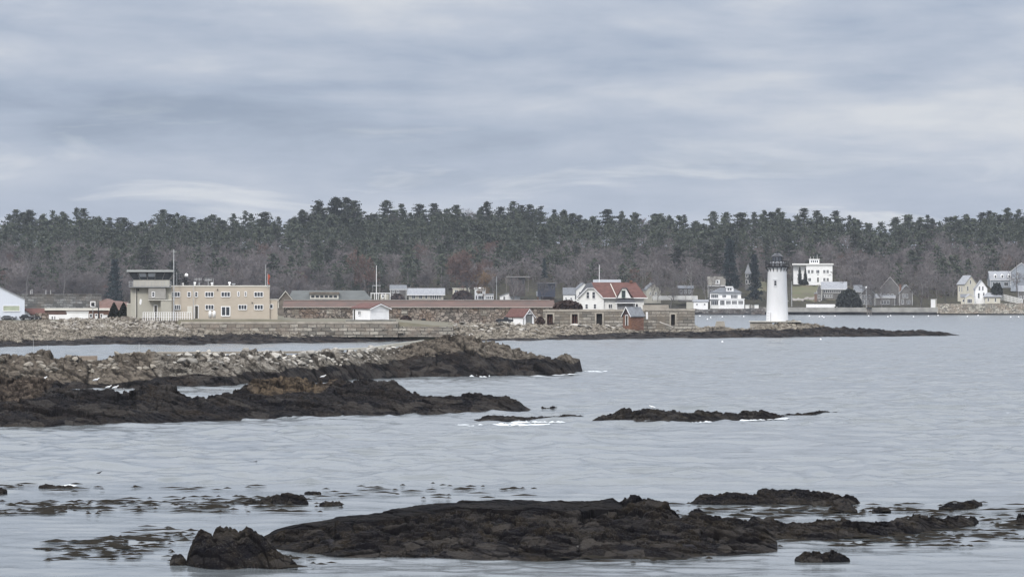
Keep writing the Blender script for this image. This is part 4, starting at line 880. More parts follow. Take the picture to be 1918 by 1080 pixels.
def hills():
    px = np.linspace(-1500, 3400, 700); D = np.concatenate([np.linspace(1318, 1345, 28), np.linspace(1350, 1620, 50), np.linspace(1650, 4200, 20)])
    P, DD = np.meshgrid(px, D); Xg = (P-959)*DD/F; z = tz(P, DD)+0.5*fbm(Xg/12, DD/12, 5, 4)*sstep(1326, 1345, DD)+0.5*blocky(Xg/3, DD/2, 8)[0]*sstep(1345, 1335, DD)*sstep(1322, 1328, DD)
    o = mesh_np('hills', np.stack([Xg, DD, z], -1).reshape(-1, 3), grid_faces(len(D), len(px)), None, attrs={'weed': sstep(1.6, .6, z).ravel(), 'warm': (sstep(1342, 1350, DD)).ravel(), 'crack': np.zeros(z.size)})
    o.data.materials.append(rock_mat('far_bank', (.20, .19, .17), (.12, .11, .10), (.025, .026, .03), (.035, .034, .035), warm=(.085, .08, .055), sc=.5)); tag(o, kind='structure')
hills()
def Dat(px, py):      # distance at which the hillside is seen at this photo row
    Ds = np.linspace(1340, 1600, 600); ys = Y0+(HC-tz(px, Ds))*F/Ds
    return float(Ds[np.argmin(np.abs(ys-py))])
def fh(name, label, px, py, wpx, L, th, hwpx, hrpx, ridge='y', wall=None, roof=None, D=None, **k):
    D = D or max(1345, Dat(px, py)-2); s = D/F
    W = wpx*s/max(.3, math.cos(R(th)))
    return house(name, label, 'house', px, D, Zp(py, D), W, L, th, hwpx*s, hrpx*s, ridge, wall, roof, **k)
cream = mat('cream_boards', (.58, .55, .46), .8, .06); yel = mat('yellow_boards', (.50, .44, .30), .8, .08); gsh = mat('grey_shingle_wall', (.14, .135, .13), .9, .2, 1); bgr = mat('blue_grey_boards', (.30, .33, .37), .85, .1); brn = mat('brown_shingle_wall', (.17, .11, .08), .9, .2)
s4 = 1345/F
# houses in the village behind the fort, left to right
fh('house', 'grey two-storey house with white porch posts right of the signal mast', 731, 561, 30, 8, 0, 20, 7, 'x', gsh, greyroof, wa=[(1, 2, 1, 2.3), (3.2, 4.2, 1, 2.3), (5, 6, 1, 2.3), (1, 2, 3.4, 4.6), (3.2, 4.2, 3.4, 4.6)], trim=white)
fh('house', 'low pale-roofed house with a row of white pillars behind the rusty roof', 766, 562, 64, 8, 0, 12, 10, 'x', greywall, palegreyroof, over=1, trim=white, wa=[(1.5, 3, .8, 2.4, 2, 1), (5, 6.5, .8, 2.4, 2, 1), (8, 9, .8, 2.4, 1, 1)]+[(10.5+i*1.1, 11.2+i*1.1, .5, 2.6, 1, 1) for i in range(5)])
fh('house', 'pale flat-roofed house half hidden behind the russet tree', 848, 562, 32, 8, 0, 22, 0, 'x', cream, trimw, wa=[(1, 2.5, 1, 2.5), (4.5, 6, 1, 2.5), (1, 2.5, 3.6, 5)])
o = fh('house', 'narrow white two-storey house right of the russet tree', 889, 562, 20, 8, 0, 21, 2.5, 'x', white, white2, wa=[(1.4, 3.8, 3.2, 4.4, 3, 1), (.6, 1.2, .5, 2.2, 1, 1), (1.8, 4.2, .5, 2.2, 3, 1)])
fh('sun_porch', 'low white sun porch attached at the right of the narrow white house', 909.5, 562, 15, 5, 0, 10, 1.5, 'x', white, greyroof, over=.2, wa=[(.4+i*.9, 1.0+i*.9, .6, 2.0, 1, 1) for i in range(4)])
pole('utility_pole', 'pale utility pole between the sun porch and the small white gabled house', 'pole', 930, 562, 517, 1340, .14, mast)
fh('house', 'small white house with a low wide gable at the right end of the rusty roof', 936, 562, 38, 9, 0, 8, 7, 'y', white, palegreyroof, over=.6, wa=[(1.8, 2.6, .3, 1.8, 1, 2), (6.4, 7.2, .3, 1.8, 1, 2)])
T = PT('house', 'dark unfinished-looking house with a thin pale roof line on the slope', 'house', 967, 545, 1368)
T.box('wall', mat('dim_wall', (.07, .06, .058), .9), 954, 984, 519.5, 546, 0, 8, dn=2); T.box('roof', mat('thin_pale_roof', (.2, .195, .19), .8), 948, 992, 517.3, 519.4, -1.5, 9)
for p_ in (957, 968, 978): T.win(p_, p_+4, 524, 532, 0, 1, 2, fm=woodp)
for p_ in (948.5, 969, 989): T.box('post', woodp, p_, p_+1, 519.5, 546, -1.4, -1.2)
T = PT('house', 'dark blue house with a flat roof among the bare trees left of the red roof', 'house', 1023, 548, 1362)
T.box('wall', mat('navy_wall', (.03, .035, .055), .7), 1007, 1040, 531, 548, 0, 8, dn=2); T.box('roof', greyroof, 1005, 1042, 529.3, 531, -1, 9)
for p_ in (1010, 1022, 1033): T.win(p_, p_+4, 535, 541, 0, 1, 1, fm=gsh)
fh('barn', 'low brown-grey barn roof below the dark blue house', 1006, 562, 32, 8, 0, 8, 8, 'x', brn, greyroof, over=.4, wa=[(1, 1.8, .5, 1.5)])
fh('house', 'white gabled house with a grey roof at the left of the red-roofed house', 1055, 567, 22, 5.5, 0, 16, 12, 'x', white2, greyroof, over=.3, wa=[(1, 1.8, 1.2, 2.6), (3.5, 4.3, 1.2, 2.6)])
fh('house', 'taller white gable peeping over the left slope of the red roof', 1079, 567, 30, 7, 12, 24, 13, 'y', white2, greyroof, over=.4, wa=[(1.5, 3.5, 4, 5.3, 2, 1)])
fh('house', 'white twin-gabled house whose roof shows just above the red ridge', 1112, 567, 50, 8, 0, 36, 7, 'x', white2, palegreyroof, over=.3)
fh('house', 'small shabby pale house among bare trees right of the red roof', 1211, 556, 27, 7, 15, 14, 12, 'y', greywall, greyroof, D=1350, wa=[(1.5, 2.3, 1, 2.3), (4.2, 5, 1, 2.3)])
fh('house', 'pale grey house hidden behind tree trunks left of the big white house', 1270, 553, 28, 7, 0, 13, 5, 'x', gsh, greyroof, D=1352, wa=[(1, 2, 1, 2.6), (3, 4, 1, 2.6), (5, 6, 1, 2.6)])
fence('picket_fence', 'long white fence behind the low shed, on the far bank', 1222, 1306, 554, 560, 1346, 40, white2, 3, .16)
o = fh('shed', 'low white shed with two small dark windows at the far water edge', 1299, 578.5, 27, 5, 0, 14, 3, 'x', white, palegreyroof, D=1340, over=.4, wa=[(1.3, 2.0, 1.9, 2.6, 1, 1), (5.0, 5.7, 1.9, 2.6, 1, 1)])
o['category'] = 'shed'; MB().box(-3.4, -.02, .3, 5, -3, 3.3).build('lean_to', greywall, o)
def bigwhite():
    D = 1342; T = PT('porch_house', 'big white three-storey house with stacked porches at the far water edge', 'house', 1360, 577, D)
    b = T.box
    b('wall', white, 1342, 1388, 548, 577, 1.5, 11, dn=2); b('porch', white2, 1330, 1346, 549, 577, .8, 9, dn=1.5); b('porch', white, 1346, 1394, 560, 577, 0, 1.5, dn=1.5)
    x, z = T.x, T.z
    MB().add([(x(1329), .3, z(548.6)), (x(1390), .3, z(548.6)), (x(1390), 11.5, z(548.6)), (x(1329), 11.5, z(548.6)), (x(1349), 6, z(538.5)), (x(1372), 6, z(538.5)), (x(1329), .3, z(547.2)), (x(1390), .3, z(547.2))], [(6, 7, 5, 4), (1, 2, 5, 7), (2, 3, 4, 5), (3, 0, 6, 4), (0, 1, 7, 6)]).build('roof', greyroof, T.o)
    b('porch_roof', white, 1329, 1395, 558.8, 560, -.4, 1.6)
    d = b('dormer', white, 1360, 1374, 538.5, 546, 1.5, 8); b('dormer_roof', white, 1358.5, 1373, 536, 538.4, 1, 8.4, d)
    b('dormer_window', glass, 1363, 1365.5, 539.5, 543.5, 1.35, 1.6, d); b('dormer_window', glass, 1367.5, 1370, 539.5, 543.5, 1.35, 1.6, d)
    for x0, x1, y0, y1, d_, n in ((1332, 1345, 551, 558, .8, 4), (1332, 1345, 563, 571, .8, 4), (1353, 1360, 552, 557, 1.5, 3), (1369, 1381.5, 552, 558.5, 1.5, 5), (1349, 1357, 562, 571, 0, 3), (1360, 1368.5, 563, 569.5, 0, 4), (1371, 1380, 563, 569.5, 0, 4), (1383, 1391.5, 563, 569.5, 0, 4)): T.win(x0, x1, y0, y1, d_, n, 1, fw=.11)
    m = MB(); [m.box(x(1330+i*5), x(1331+i*5), -.1, 0, z(580), z(575.6)) for i in range(13)]; m.build('stilt', white2, T.o)
bigwhite()
o = fh('house', 'grey shingled gambrel house rising behind the stacked-porch house', 1326, 556, 32, 8, 0, 34-12, 16, 'x', gsh, mat('tan_grey_roof', (.2, .19, .17), .9, .2), D=1358, over=.3, wa=[(1, 2.4, 1.5, 3.5), (3.5, 4.6, 1.5, 3.5)], trim=white)
MB().box(3.6, 5.8, -.5, 3, 6.2, 8.4).build('dormer', white2, o); window(o, 4.3, 5.1, -.5, 6.8, 7.9, 1, 1)
for i, (a_, b_, lb) in enumerate(((1396, 1403, 'small white box by the water right of the stacked-porch house'), (1413, 1421, 'white shed box at the water edge left of the lighthouse'))):
    T = PT('shed', lb, 'shed', (a_+b_)/2, 577, 1341); T.box('wall', white2, a_, b_, 570.5, 577, 0, 3, dn=1.5); T.box('roof', greyroof, a_-.5, b_+.5, 569.7, 570.5, -.2, 3.2)
T = PT('wooden_deck', 'low railed deck between two small white sheds at the far water edge', 'deck', 1408, 577, 1341); T.box('deck', woodp, 1403.5, 1412.5, 573, 575, 0, 3)
for p_ in (1404, 1407, 1410): T.box('post', white2, p_, p_+.7, 570, 578, -.05, .1)
T = PT('house', 'narrow shingled house with pale windows beside the tall dark spruce', 'house', 1401, 534, 1375)
w_ = T.box('wall', gsh, 1395.5, 1407, 512, 536, 0, 7, dn=2); MB().xz([(T.x(1394.5), T.z(512)), (T.x(1408), T.z(512)), (T.x(1401), T.z(494))], -.4, 7.4).build('roof', palegreyroof, T.o)
for q in ((1397, 1400, 513, 519), (1402, 1405, 513, 519), (1397, 1400, 524, 531), (1402, 1405, 524, 531)): T.win(*q, 0, 1, 1, fm=white2)
def squarehouse():
    T = PT('mansion', 'square white two-storey mansion with a rooftop cupola on the hillside lawn', 'house', 1522, 533, Dat(1522, 533)-2)
    b = T.box
    b('wall', white, 1510, 1559, 496, 533, 0, 12, dn=2.5); b('wing', white, 1486, 1510, 496, 533, 3, 12, dn=2.5)
    b('cornice', white2, 1484, 1561, 493.4, 496, -.7, 12.5)
    c = b('cupola', white, 1516, 1534.5, 486, 493.3, 3, 7); b('cupola_roof', white2, 1515, 1535.5, 484.8, 486, 2.7, 7.3, c)
    for i in range(4): b('cupola_window', glass, 1518.5+i*3.8, 1520.8+i*3.8, 487.5, 491.5, 2.9, 3.1, c)
    for x0, x1, n in ((1513, 1517, 2), (1519.5, 1523.5, 2), (1529, 1534.5, 2), (1542, 1546, 2), (1548, 1552, 2)): T.win(x0, x1, 505.5, 511.5, 0, n, 1, fw=.1)
    for x0, x1 in ((1542, 1546), (1548, 1552), (1514, 1519)): T.win(x0, x1, 520.5, 526.5, 0, 2, 1, fw=.1)
    door(T.o, T.x(1530.5), T.x(1533.5), 0, T.z(528), T.z(519.5)); T.win(1531, 1533, 513, 515, 0, 1, 1, fw=.05)
    for q in (1530.6, 1524, 1518): MB().tube((T.x(q), 5, T.z(485)), (T.x(q), 5, T.z(476 if q > 1528 else 480)), .09, n=4).build('chimney', white2, T.o)
squarehouse()
o = fh('house', 'long grey shingled house with a strip of white windows below the mansion', 1540, 560, 44, 9, 0, 20, 12, 'x', gsh, palegreyroof, over=.7, trim=white2, wa=[(.8+i*1.02, 1.5+i*1.02, 3.2, 4.6, 1, 1) for i in range(9)]+[(.5+i*.8, 1.1+i*.8, .9, 2.2, 1, 1) for i in range(6)], fm=white2)
fh('house', 'small dark gable at the left end of the long shingled house', 1530, 562, 9, 5, 0, 18, 12, 'y', gsh, greyroof, trim=white2, wa=[(.6, 1.6, 1, 2.4)], fm=white2)
T = PT('shed', 'little dark open shed on the lawn left of the long shingled house', 'shed', 1528, 560, 1352); T.box('wall', brn, 1525.5, 1530.5, 550, 561, 0, 3, dn=1); T.box('roof', palegreyroof, 1524.8, 1531.2, 547.5, 550, -.3, 3.3)
gt = mat('grey_white_trim', (.68, .69, .70), .7)
o = fh('house', 'timbered grey gable house with white trim right of the dark round shrub', 1612, 571.5, 26, 9, 8, 22, 14, 'y', gsh, greyroof, trim=gt, fm=gt, over=.6, wa=[(.8, 1.8, .6, 2.6), (2.2, 3.2, .6, 2.6), (4, 5, .6, 2.6), (.8, 1.8, 3.3, 4.9), (2.2, 3.2, 3.3, 4.9), (4, 5, 3.3, 4.9)])
fh('house', 'grey side wing with a sloping roof at the left of the timbered gable house', 1600, 571, 14, 9, 0, 26, 11, 'x', gsh, greyroof, trim=gt, fm=gt, wa=[(.8, 1.6, 3, 4.5), (2, 2.8, 3, 4.5), (.8, 1.6, .6, 2)])
fh('house', 'low middle range with pale windows linking the two timbered gables', 1640, 571.5, 36, 8, 0, 15, 6, 'x', gsh, palegreyroof, trim=gt, fm=gt, wa=[(2.5, 3.6, .6, 2.4), (4.0, 5.1, .6, 2.4), (5.5, 6.6, .6, 2.4)])
fh('house', 'large brown-roofed house rising behind the timbered range', 1650, 566, 34, 10, 0, 28, 20, 'y', gsh, mat('brown_roof', (.16, .10, .075), .9, .2), D=1358, trim=gt, fm=gt, wa=[(1, 2, 2, 4), (3, 4, 2, 4), (5, 6, 2, 4)])
fh('house', 'timbered grey gable house at the right end of the range, with a tall chimney', 1685, 571, 24, 9, 6, 24, 14, 'y', gsh, greyroof, trim=gt, fm=gt, over=.6, chim=(.4, 1, 10, .45), wa=[(1, 1.9, .6, 2.6), (3.6, 5, .8, 2.2), (1.4, 2.4, 3.6, 5.2), (3, 4, 3.6, 5.2)])
T = PT('shed', 'small white box shed at the left end of the stone seawall', 'shed', 1748, 573.5, 1341); T.box('wall', white, 1743.5, 1752, 561, 574, 0, 2.5, dn=1); T.box('wall', greywall, 1752, 1754.5, 561, 574, .3, 2.5, dn=1); T.box('roof', white2, 1743, 1755, 560, 561, -.2, 2.7)
fh('house', 'cream and yellow two-storey gabled house, tallest of the group on the right', 1807, 565, 22, 5.6, 38, 34, 15, 'y', cream, palegreyroof, wa=[(3.1, 3.9, 8.8, 10.5, 1, 2), (1.4, 2.2, 5.5, 7.5, 1, 2), (1.2, 2.0, 1.5, 3.2, 1, 2)], wb_=[(1.8, 2.5, 5, 7.4, 1, 2), (3.8, 4.5, 5, 7.4, 1, 2)], over=.5)
fh('house', 'white gabled house leaning against the right side of the yellow and cream one', 1827, 562, 22, 4.5, 10, 22, 15, 'y', white, palegreyroof, D=1342, wa=[(1.6, 2.3, 4.8, 6.6, 1, 2), (3.2, 3.9, 4.8, 6.6, 1, 2), (1.2, 2.0, 1, 3.4, 1, 2), (3.6, 4.4, 2.2, 3.6, 1, 2)], over=.4)
fh('house', 'small cream front house with an arched dark window group above the seawall', 1808, 568.5, 17, 4, 14, 12, 6, 'y', cream, palegreyroof, D=1338, wa=[(1.0, 3.2, .4, 2.2, 3, 1)], over=.3, trim=white)
fh('house', 'small cream side house with a grey roof left of the arched-window one', 1800, 569, 9, 5, 0, 13, 5, 'x', cream, greyroof, D=1340, wa=[(.8, 1.5, 1, 2.2, 1, 1)])
fh('house', 'long low cream house with a hipped grey roof on top of the stone seawall', 1845, 567, 28, 6, 0, 11, 8, 'x', cream, palegreyroof, D=1339, hip=1.8, over=.8, wa=[(1.2, 1.9, .8, 2.2, 1, 2), (4.6, 5.3, .6, 2.2, 1, 2)], chim=(5.8, 2, 5.4, .4))
fence('picket_fence', 'white fence line running down to the right edge above the seawall', 1874, 1915, 550, 560, 1345, 16, white2, 4, .14, 1340, 560, 568)
o = fh('house', 'blue-grey house with three dormers on the slope at the right', 1855, 538, 45, 9, 9, 15, 15, 'x', bgr, palegreyroof, trim=white, wa=[(1.2+i*1.5, 2.2+i*1.5, .8, 2.6, 1, 1) for i in range(3)]+[(7, 9, .8, 2.6, 2, 1)], over=.4)
for i in range(3):
    d_ = MB().xz([(1.9+i*3.5, 4.6), (3.5+i*3.5, 4.6), (3.5+i*3.5, 6.1), (2.7+i*3.5, 6.9), (1.9+i*3.5, 6.1)], .6, 4).build('dormer', white, o); window(d_, 2.3+i*3.5, 3.1+i*3.5, .6, 4.9, 6.1, 1, 1)
fh('house', 'large grey house behind the dormered one, cut by the right edge', 1893, 534, 40, 12, 0, 26, 16, 'y', bgr, palegreyroof, D=1405, trim=white, wa=[(1, 1.9, 2, 3.6), (3, 3.9, 2, 3.6), (3, 3.9, 5, 6.6)], over=.5)
fh('house', 'low grey house at the right edge above the seawall fence', 1907, 566, 22, 7, 0, 22, 9, 'x', gsh, palegreyroof, D=1346, trim=gt, wa=[(.8, 1.6, 1.5, 3), (2.6, 3.4, 1.5, 3)], over=.3)
# seawalls and jetty
def fwall(name, label, pts, D, yb, m, th=1.2):
    px0 = pts[0][0]; T = PT(name, label, 'wall', px0, yb, D)
    o = MB().xz([(T.x(a), T.z(b)) for a, b in pts]+[(T.x(pts[-1][0]), T.z(yb)-1), (T.x(px0), T.z(yb)-1)], 0, th).build(name, m); o.location = T.o.location; o.rotation_euler = T.o.rotation_euler; bpy.data.objects.remove(T.o); tag(o, label, 'wall')
fwall('stone_seawall', 'tall pale stone seawall below the cream houses at the right', [(1755, 568.5), (1800, 569), (1860, 568), (1925, 567), (1990, 566)], 1333, 583, rubble_mat('pale_rubble', (.38, .36, .31), (.10, .095, .085), .9), 3)
fwall('low_seawall', 'long low pale seawall running from the lighthouse to the stone seawall', [(1430, 575.6), (1754, 575.6)], 1334, 580, mat('pale_seawall', (.29, .285, .265), .9, .2, .3, .3), 3)
fwall('bank_wall', 'low grey stone bank in front of the stacked-porch house', [(1268, 581), (1300, 580), (1360, 578.5), (1432, 577)], 1336, 588, rubble_mat('grey_bank', (.16, .155, .15), (.05, .05, .05), 1.2), 3)
fwall('board_wall', 'long white board wall left of the dark round shrub', [(1510, 569.5), (1569, 569.5)], 1339, 575.5, white, .4)
T = PT('jetty', 'small dark jetty with posts standing at the far water edge', 'jetty', 1628, 590, 1328); T.box('deck', blackm, 1623, 1633, 575.5, 577.5, 0, 5)
for p_ in (1624, 1627.5, 1631): T.box('post', woodp, p_, p_+1.1, 571, 590, .2, .5, dn=1)
T.box('brace', woodp, 1623.5, 1632.5, 581, 583, .1, .25)
for a_, b_, c_, lb in ((1483, 572, 526, 'pale utility pole on the lawn just right of the lighthouse'), (1622.5, 575, 539, 'pale pole with a round lamp in front of the timbered gable house'), (1594, 560, 523, 'dark pole between the shingled house and the timbered gable'), (1904, 552, 488, 'tall dark pole in front of the large grey house at the right edge')):
    pole('utility_pole', lb, 'pole', a_, b_, c_, 1338 if b_ > 565 else 1349, .16, mast if 'pale' in lb else woodp, (lambda T, h: MB().lathe(0, 0, [(.1, h-.2), (.4, h), (.4, h+.4), (.1, h+.7)], 10).build('lamp', white, T.o)) if 'lamp' in lb else None)
# lawns, drives
def patch(name, m, pts, off=.35, n=26):
    # hillside patch between px0..px1 and rows, laid over the hill as a thin sheet
    V = []; px0, px1, y0, y1 = pts
    for i in range(n):
        py = y0+(y1-y0)*i/(n-1)
        for j in range(n):
            px = px0+(px1-px0)*j/(n-1); e = 1-.12*math.sin(j*1.3)*(1 if i in (0, n-1) else .3); D = Dat(px, py+(1.6*math.sin(j*.9)+.9*math.sin(j*2.3) if i in (0, n-1) else 0)+1.2*math.sin(j*.3)); xx = X(px, D); V.append((xx, D, float(tz(px, D))+.5*float(fbm(np.array([xx/12]), np.array([D/12]), 5, 4)[0])+off*.5))
    tag(mesh_np(name, V, grid_faces(n, n), m), kind='structure')
patch('lawn', mat('hill_lawn', (.085, .10, .045), .95, .3, .2, c2=(.12, .095, .06)), (1484, 1600, 534, 563))
patch('path', pathm, (1484, 1540, 559, 562.5), .6)
patch('lawn', bpy.data.materials['hill_lawn'], (1416, 1436, 528, 545))
# ---------------------------------------------------------------- trees
def quads(C, A, B):
    n = len(C); V = np.stack([C-A-B, C+A-B, C+A+B, C-A+B], 1).reshape(-1, 3)
    return V, np.arange(n*4).reshape(-1, 4)
def join(parts):
    Vs, Fs, b = [], [], 0
    for V, Fq in parts: Vs.append(V); Fs.append(Fq+b); b += len(V)
    return np.concatenate(Vs), np.concatenate(Fs)
def rv(rs, n):
    v = rs.randn(n, 3); return v/np.linalg.norm(v, axis=1, keepdims=True)
def limbs(segs, k=4):
    """tapered prisms for an array of (p, q, r0, r1)"""
    P = np.array([s[0] for s in segs], float); Q = np.array([s[1] for s in segs], float); r0 = np.array([s[2] for s in segs]); r1 = np.array([s[3] for s in segs])
    a = Q-P; a /= np.linalg.norm(a, axis=1, keepdims=True)+1e-9
    up = np.where(np.abs(a[:, 2:3]) > 0.9, [[1., 0, 0]], [[0, 0, 1.]]); u = np.cross(a, up); u /= np.linalg.norm(u, axis=1, keepdims=True); w = np.cross(a, u)
    V = np.zeros((len(segs), 2*k, 3))
    for i in range(k):
        c, s_ = math.cos(6.2832*i/k), math.sin(6.2832*i/k)
        V[:, i] = P+(u*c+w*s_)*r0[:, None]; V[:, k+i] = Q+(u*c+w*s_)*r1[:, None]
    f = np.array([[i, (i+1) % k, (i+1) % k+k, i+k] for i in range(k)])
    return V.reshape(-1, 3), (f[None]+np.arange(len(segs))[:, None, None]*2*k).reshape(-1, 4)
def pine(rs, H=20, Rr=4.6, lod=1, spruce=False):
    C, S_ = [], []; segs = []; nt_ = int((15 if not spruce else 20)*(1 if lod else .75)); lean = rs.randn(2)*.02
    b0 = .06 if spruce else .18+.16*rs.rand()
    dome = .65+.6*rs.rand(); fl = rs.rand()*6.28
    for i in range(nt_):
        t_ = i/(nt_-1); h = H*(b0+(1-b0)*t_**.95)
        rr = Rr*((1-t_)**.9+.03) if spruce else Rr*((1-t_**(1.6+1.4*dome))*(.6+.4*min(1, t_*3))*(.78+.38*math.sin(i*1.9+fl))+.05)
        for j in range((4 if not spruce else 5) if lod else 4):
            az = rs.rand()*6.283; L = rr*(.35+.95*rs.rand()) if not spruce else rr*(.8+.3*rs.rand()); z0 = h+rs.randn()*.35
            dx, dy = math.cos(az), math.sin(az); rise = (.12 if not spruce else -.35)*L
            if lod and L > 1.6: segs.append(((0, 0, z0-.1*L), (dx*L*.9, dy*L*.9, z0+rise), .09, .02))
            m = max(2, int(L/(1.15 if lod else 1.7)))
            for q in range(m):
                f = (q+.9)/m; k = (11 if lod else 4)
                c = np.array([dx*L*f, dy*L*f, z0+rise*f*f+.15]); C.append(c+rs.randn(k, 3)*[.62, .62, .16 if not spruce else .3]); S_ += [1]*k
    C.append(np.array([0, 0, H-.5])+rs.randn(8, 3)*[.16, .16, .6]); C = np.concatenate(C)
    C[:, 0] += lean[0]*C[:, 2]; C[:, 1] += lean[1]*C[:, 2]
    n = len(C); s_ = (.20+.26*rs.rand(n, 1))*(1 if lod else 1.6)
    nrm = rv(rs, n)+[0, 0, .5]; A = np.cross(nrm, rv(rs, n)); A /= np.linalg.norm(A, axis=1, keepdims=True); B = np.cross(nrm, A); B /= np.linalg.norm(B, axis=1, keepdims=True)
    crown = quads(C, A*s_*1.15, B*s_*.5)
    segs = [((0, 0, -1.5), (0, 0, H*.45), H*.014, H*.010), ((0, 0, H*.45), (lean[0]*H, lean[1]*H, H*.97), H*.010, .03)]+segs
    return crown, limbs(segs)
def bare(rs, H=15, Rr=5, lod=1, leafy=0, sparse=0):
    segs = []; tips = []
    def grow(p, d, L, r, g):
        q = p+d*L; segs.append((p, q, r, r*.62))
        if g == 0: tips.append((q, d)); return
        tips.append((p+d*L*.6, d))
        for _ in range(3 if g > 1 else 2+(rs.rand() < .6)):
            nd = d+rs.randn(3)*.48+[0, 0, .16]; nd /= np.linalg.norm(nd); grow(q, nd, L*(.62+.25*rs.rand()), r*.58, g-1)
        if rs.rand() < .7 and g > 1:
            nd = d+rs.randn(3)*.7; nd /= np.linalg.norm(nd); grow(p+d*L*.6, nd, L*.6, r*.45, g-1)
    for k in range(1+(rs.rand() < .4)):
        d0 = np.array([rs.randn()*.12+.12*k, rs.randn()*.1, 1.]); grow(np.array([0., 0, -1.]), d0/np.linalg.norm(d0), H*.33, H*.016, 4 if lod else 3)
    Vz = np.array([t_[0] for t_ in tips]); sc = H/max(1, Vz[:, 2].max()+1.3)
    hs = Rr/max(.1, np.percentile(np.abs(Vz[:, :2]), 92)); hs = min(1.6, max(.6, hs)); M = np.array([hs, hs, sc])
    segs = [(s_[0]*M, s_[1]*M, s_[2], s_[3]) for s_ in segs]
    nt_ = (9 if lod else 6) if not sparse else 4; P = np.repeat(Vz*M, nt_, 0); dd = np.repeat(np.array([t_[1] for t_ in tips]), nt_, 0)+rs.randn(len(P), 3)*.55+[0, 0, .15]; dd /= np.linalg.norm(dd, axis=1, keepdims=True)
    L = (.5+.9*rs.rand(len(P), 1))*(1 if lod else 1.3); w = (.022+.02*rs.rand(len(P), 1))*(1 if lod else 2.0)
    sd = np.cross(dd, rv(rs, len(P))); sd /= np.linalg.norm(sd, axis=1, keepdims=True)
    tw = quads(P+dd*L*.5+rs.randn(len(P), 3)*.25, dd*L*.5, sd*w)
    if leafy:
        n = int(1100*leafy); id_ = rs.randint(0, len(P), n); c = P[id_]+rs.randn(n, 3)*.55; A = rv(rs, n); B = np.cross(A, rv(rs, n)); s_ = .12+.14*rs.rand(n, 1)
        return join([tw, quads(c, A*s_, B*s_)]), limbs(segs, 3)
    return tw, limbs(segs, 3)
def bush(rs, Rr, H, n=700):
    a = rs.rand(n)*6.283; h = rs.rand(n)**.8; r = Rr*np.sqrt(np.clip(1-h**2, 0, 1))*(.75+.3*rs.rand(n)); C = np.stack([np.cos(a)*r, np.sin(a)*r, h*H], 1)
    A = rv(rs, n); B = np.cross(A, rv(rs, n)); s_ = (.10+.10*rs.rand(n, 1))*min(3, max(1, Rr/1.2)); return quads(C, A*s_*1.3, B*s_)
def proto(name, gen):
    (V, Fq), tr = gen
    c = bpy.data.meshes.new(name+'_crown'); t_ = bpy.data.meshes.new(name+'_trunk')
    o = mesh_np('m', V, Fq, None); c = o.data; bpy.data.objects.remove(o); o = mesh_np('m', tr[0], tr[1], None); t_ = o.data; bpy.data.objects.remove(o)
    return c, t_
rs = np.random.RandomState(42)
PINES = [proto('pine', pine(rs, 20, 4.8+rs.rand()*2.2)) for _ in range(9)]
BARES = [proto('bare', bare(rs, 15, 4.6+rs.rand())) for _ in range(8)]
RUSS = [proto('russet', bare(rs, 15, 5, 1, .9)) for _ in range(3)]
SPR = [proto('spruce', pine(rs, 20, 4.2, 1, True)) for _ in range(3)]
LP = [pine(rs, 20, 6.2, 0) for _ in range(5)]; LB = [bare(rs, 15, 5, 0) for _ in range(4)]
def setm(protos, cm, tm):
    for c, t_ in protos:
        c.materials.append(cm); t_.materials.append(tm)
SPARSE = [proto('sparse', bare(rs, 15, 4.8, 1, 0, 1)) for _ in range(5)]; setm(SPARSE, twigm, barkm)
setm(PINES, pinem, barkm); setm(BARES, twigm, barkm); setm(RUSS, russm, barkm); setm(SPR, sprucem, barkm)
def put(kind, pr, px, D, z, sx, sz, rot, label, group, cat):
    e = empty(kind, (X(px, D), D, z), rot, label, cat, group); e.scale = (sx, sx, sz)
    for nm, me in (('crown', pr[0]), ('trunk', pr[1])):
        o = bpy.data.objects.new(nm, me); COL.objects.link(o); o.parent = e
    return e
SECT = [(240, 'behind the white metal hall and granite wall'), (520, 'above the tan station'), (700, 'behind the green-roofed hall'), (860, 'above the pillared low house'), (1050, 'above the right end of the rusty roof'), (1230, 'above the red-roofed house'),
        (1420, 'left of the lighthouse'), (1500, 'behind the lighthouse top'), (1640, 'behind the square mansion'), (1780, 'above the timbered gables'), (9999, 'behind the cream houses at right')]
def sect(px): return next(s_ for l, s_ in SECT if px < l)
# clear zones in front of houses: (x0, x1, row of the house foot)
CLEAR = [(726, 764, 560), (760, 835, 561), (846, 930, 561), (932, 978, 561), (950, 990, 544), (1004, 1042, 547), (1050, 1165, 566), (1205, 1240, 552), (1268, 1300, 552), (1220, 1330, 561), (1324, 1400, 577), (1392, 1410, 533), (1416, 1436, 545),
         (1480, 1562, 534), (1524, 1600, 575), (1564, 1712, 570), (1648, 1690, 565), (1786, 1918, 567), (1740, 1760, 575), (1842, 1918, 538), (1890, 1918, 534), (690, 735, 563)]
pts = []; rs = np.random.RandomState(8)
def free(px, D):
    y = Y0+(HC-float(tz(px, D)))*F/D
    for x0, x1, yr in CLEAR:
        if x0-13 < px < x1+13 and y > yr-9: return False
    return True
def okd(x, y, r):
    for a, b, c in pts:
        if abs(a-x) < r and abs(b-y) < r and (a-x)**2+(b-y)**2 < (r*.5+c*.5)**2: return False
    return True
cand = []
for i in range(9000):
    px = -330+rs.rand()*2600; D = 1346+(DC-1346)*rs.rand()**.9
    r = 7.2; x = X(px, D)
    if free(px, D) and okd(x, D, r): pts.append((x, D, r)); cand.append((px, D))
crest = []
px = -330
while px < 2270:
    crest.append((px, DC-6+rs.rand()*16)); px += 8+rs.rand()*20
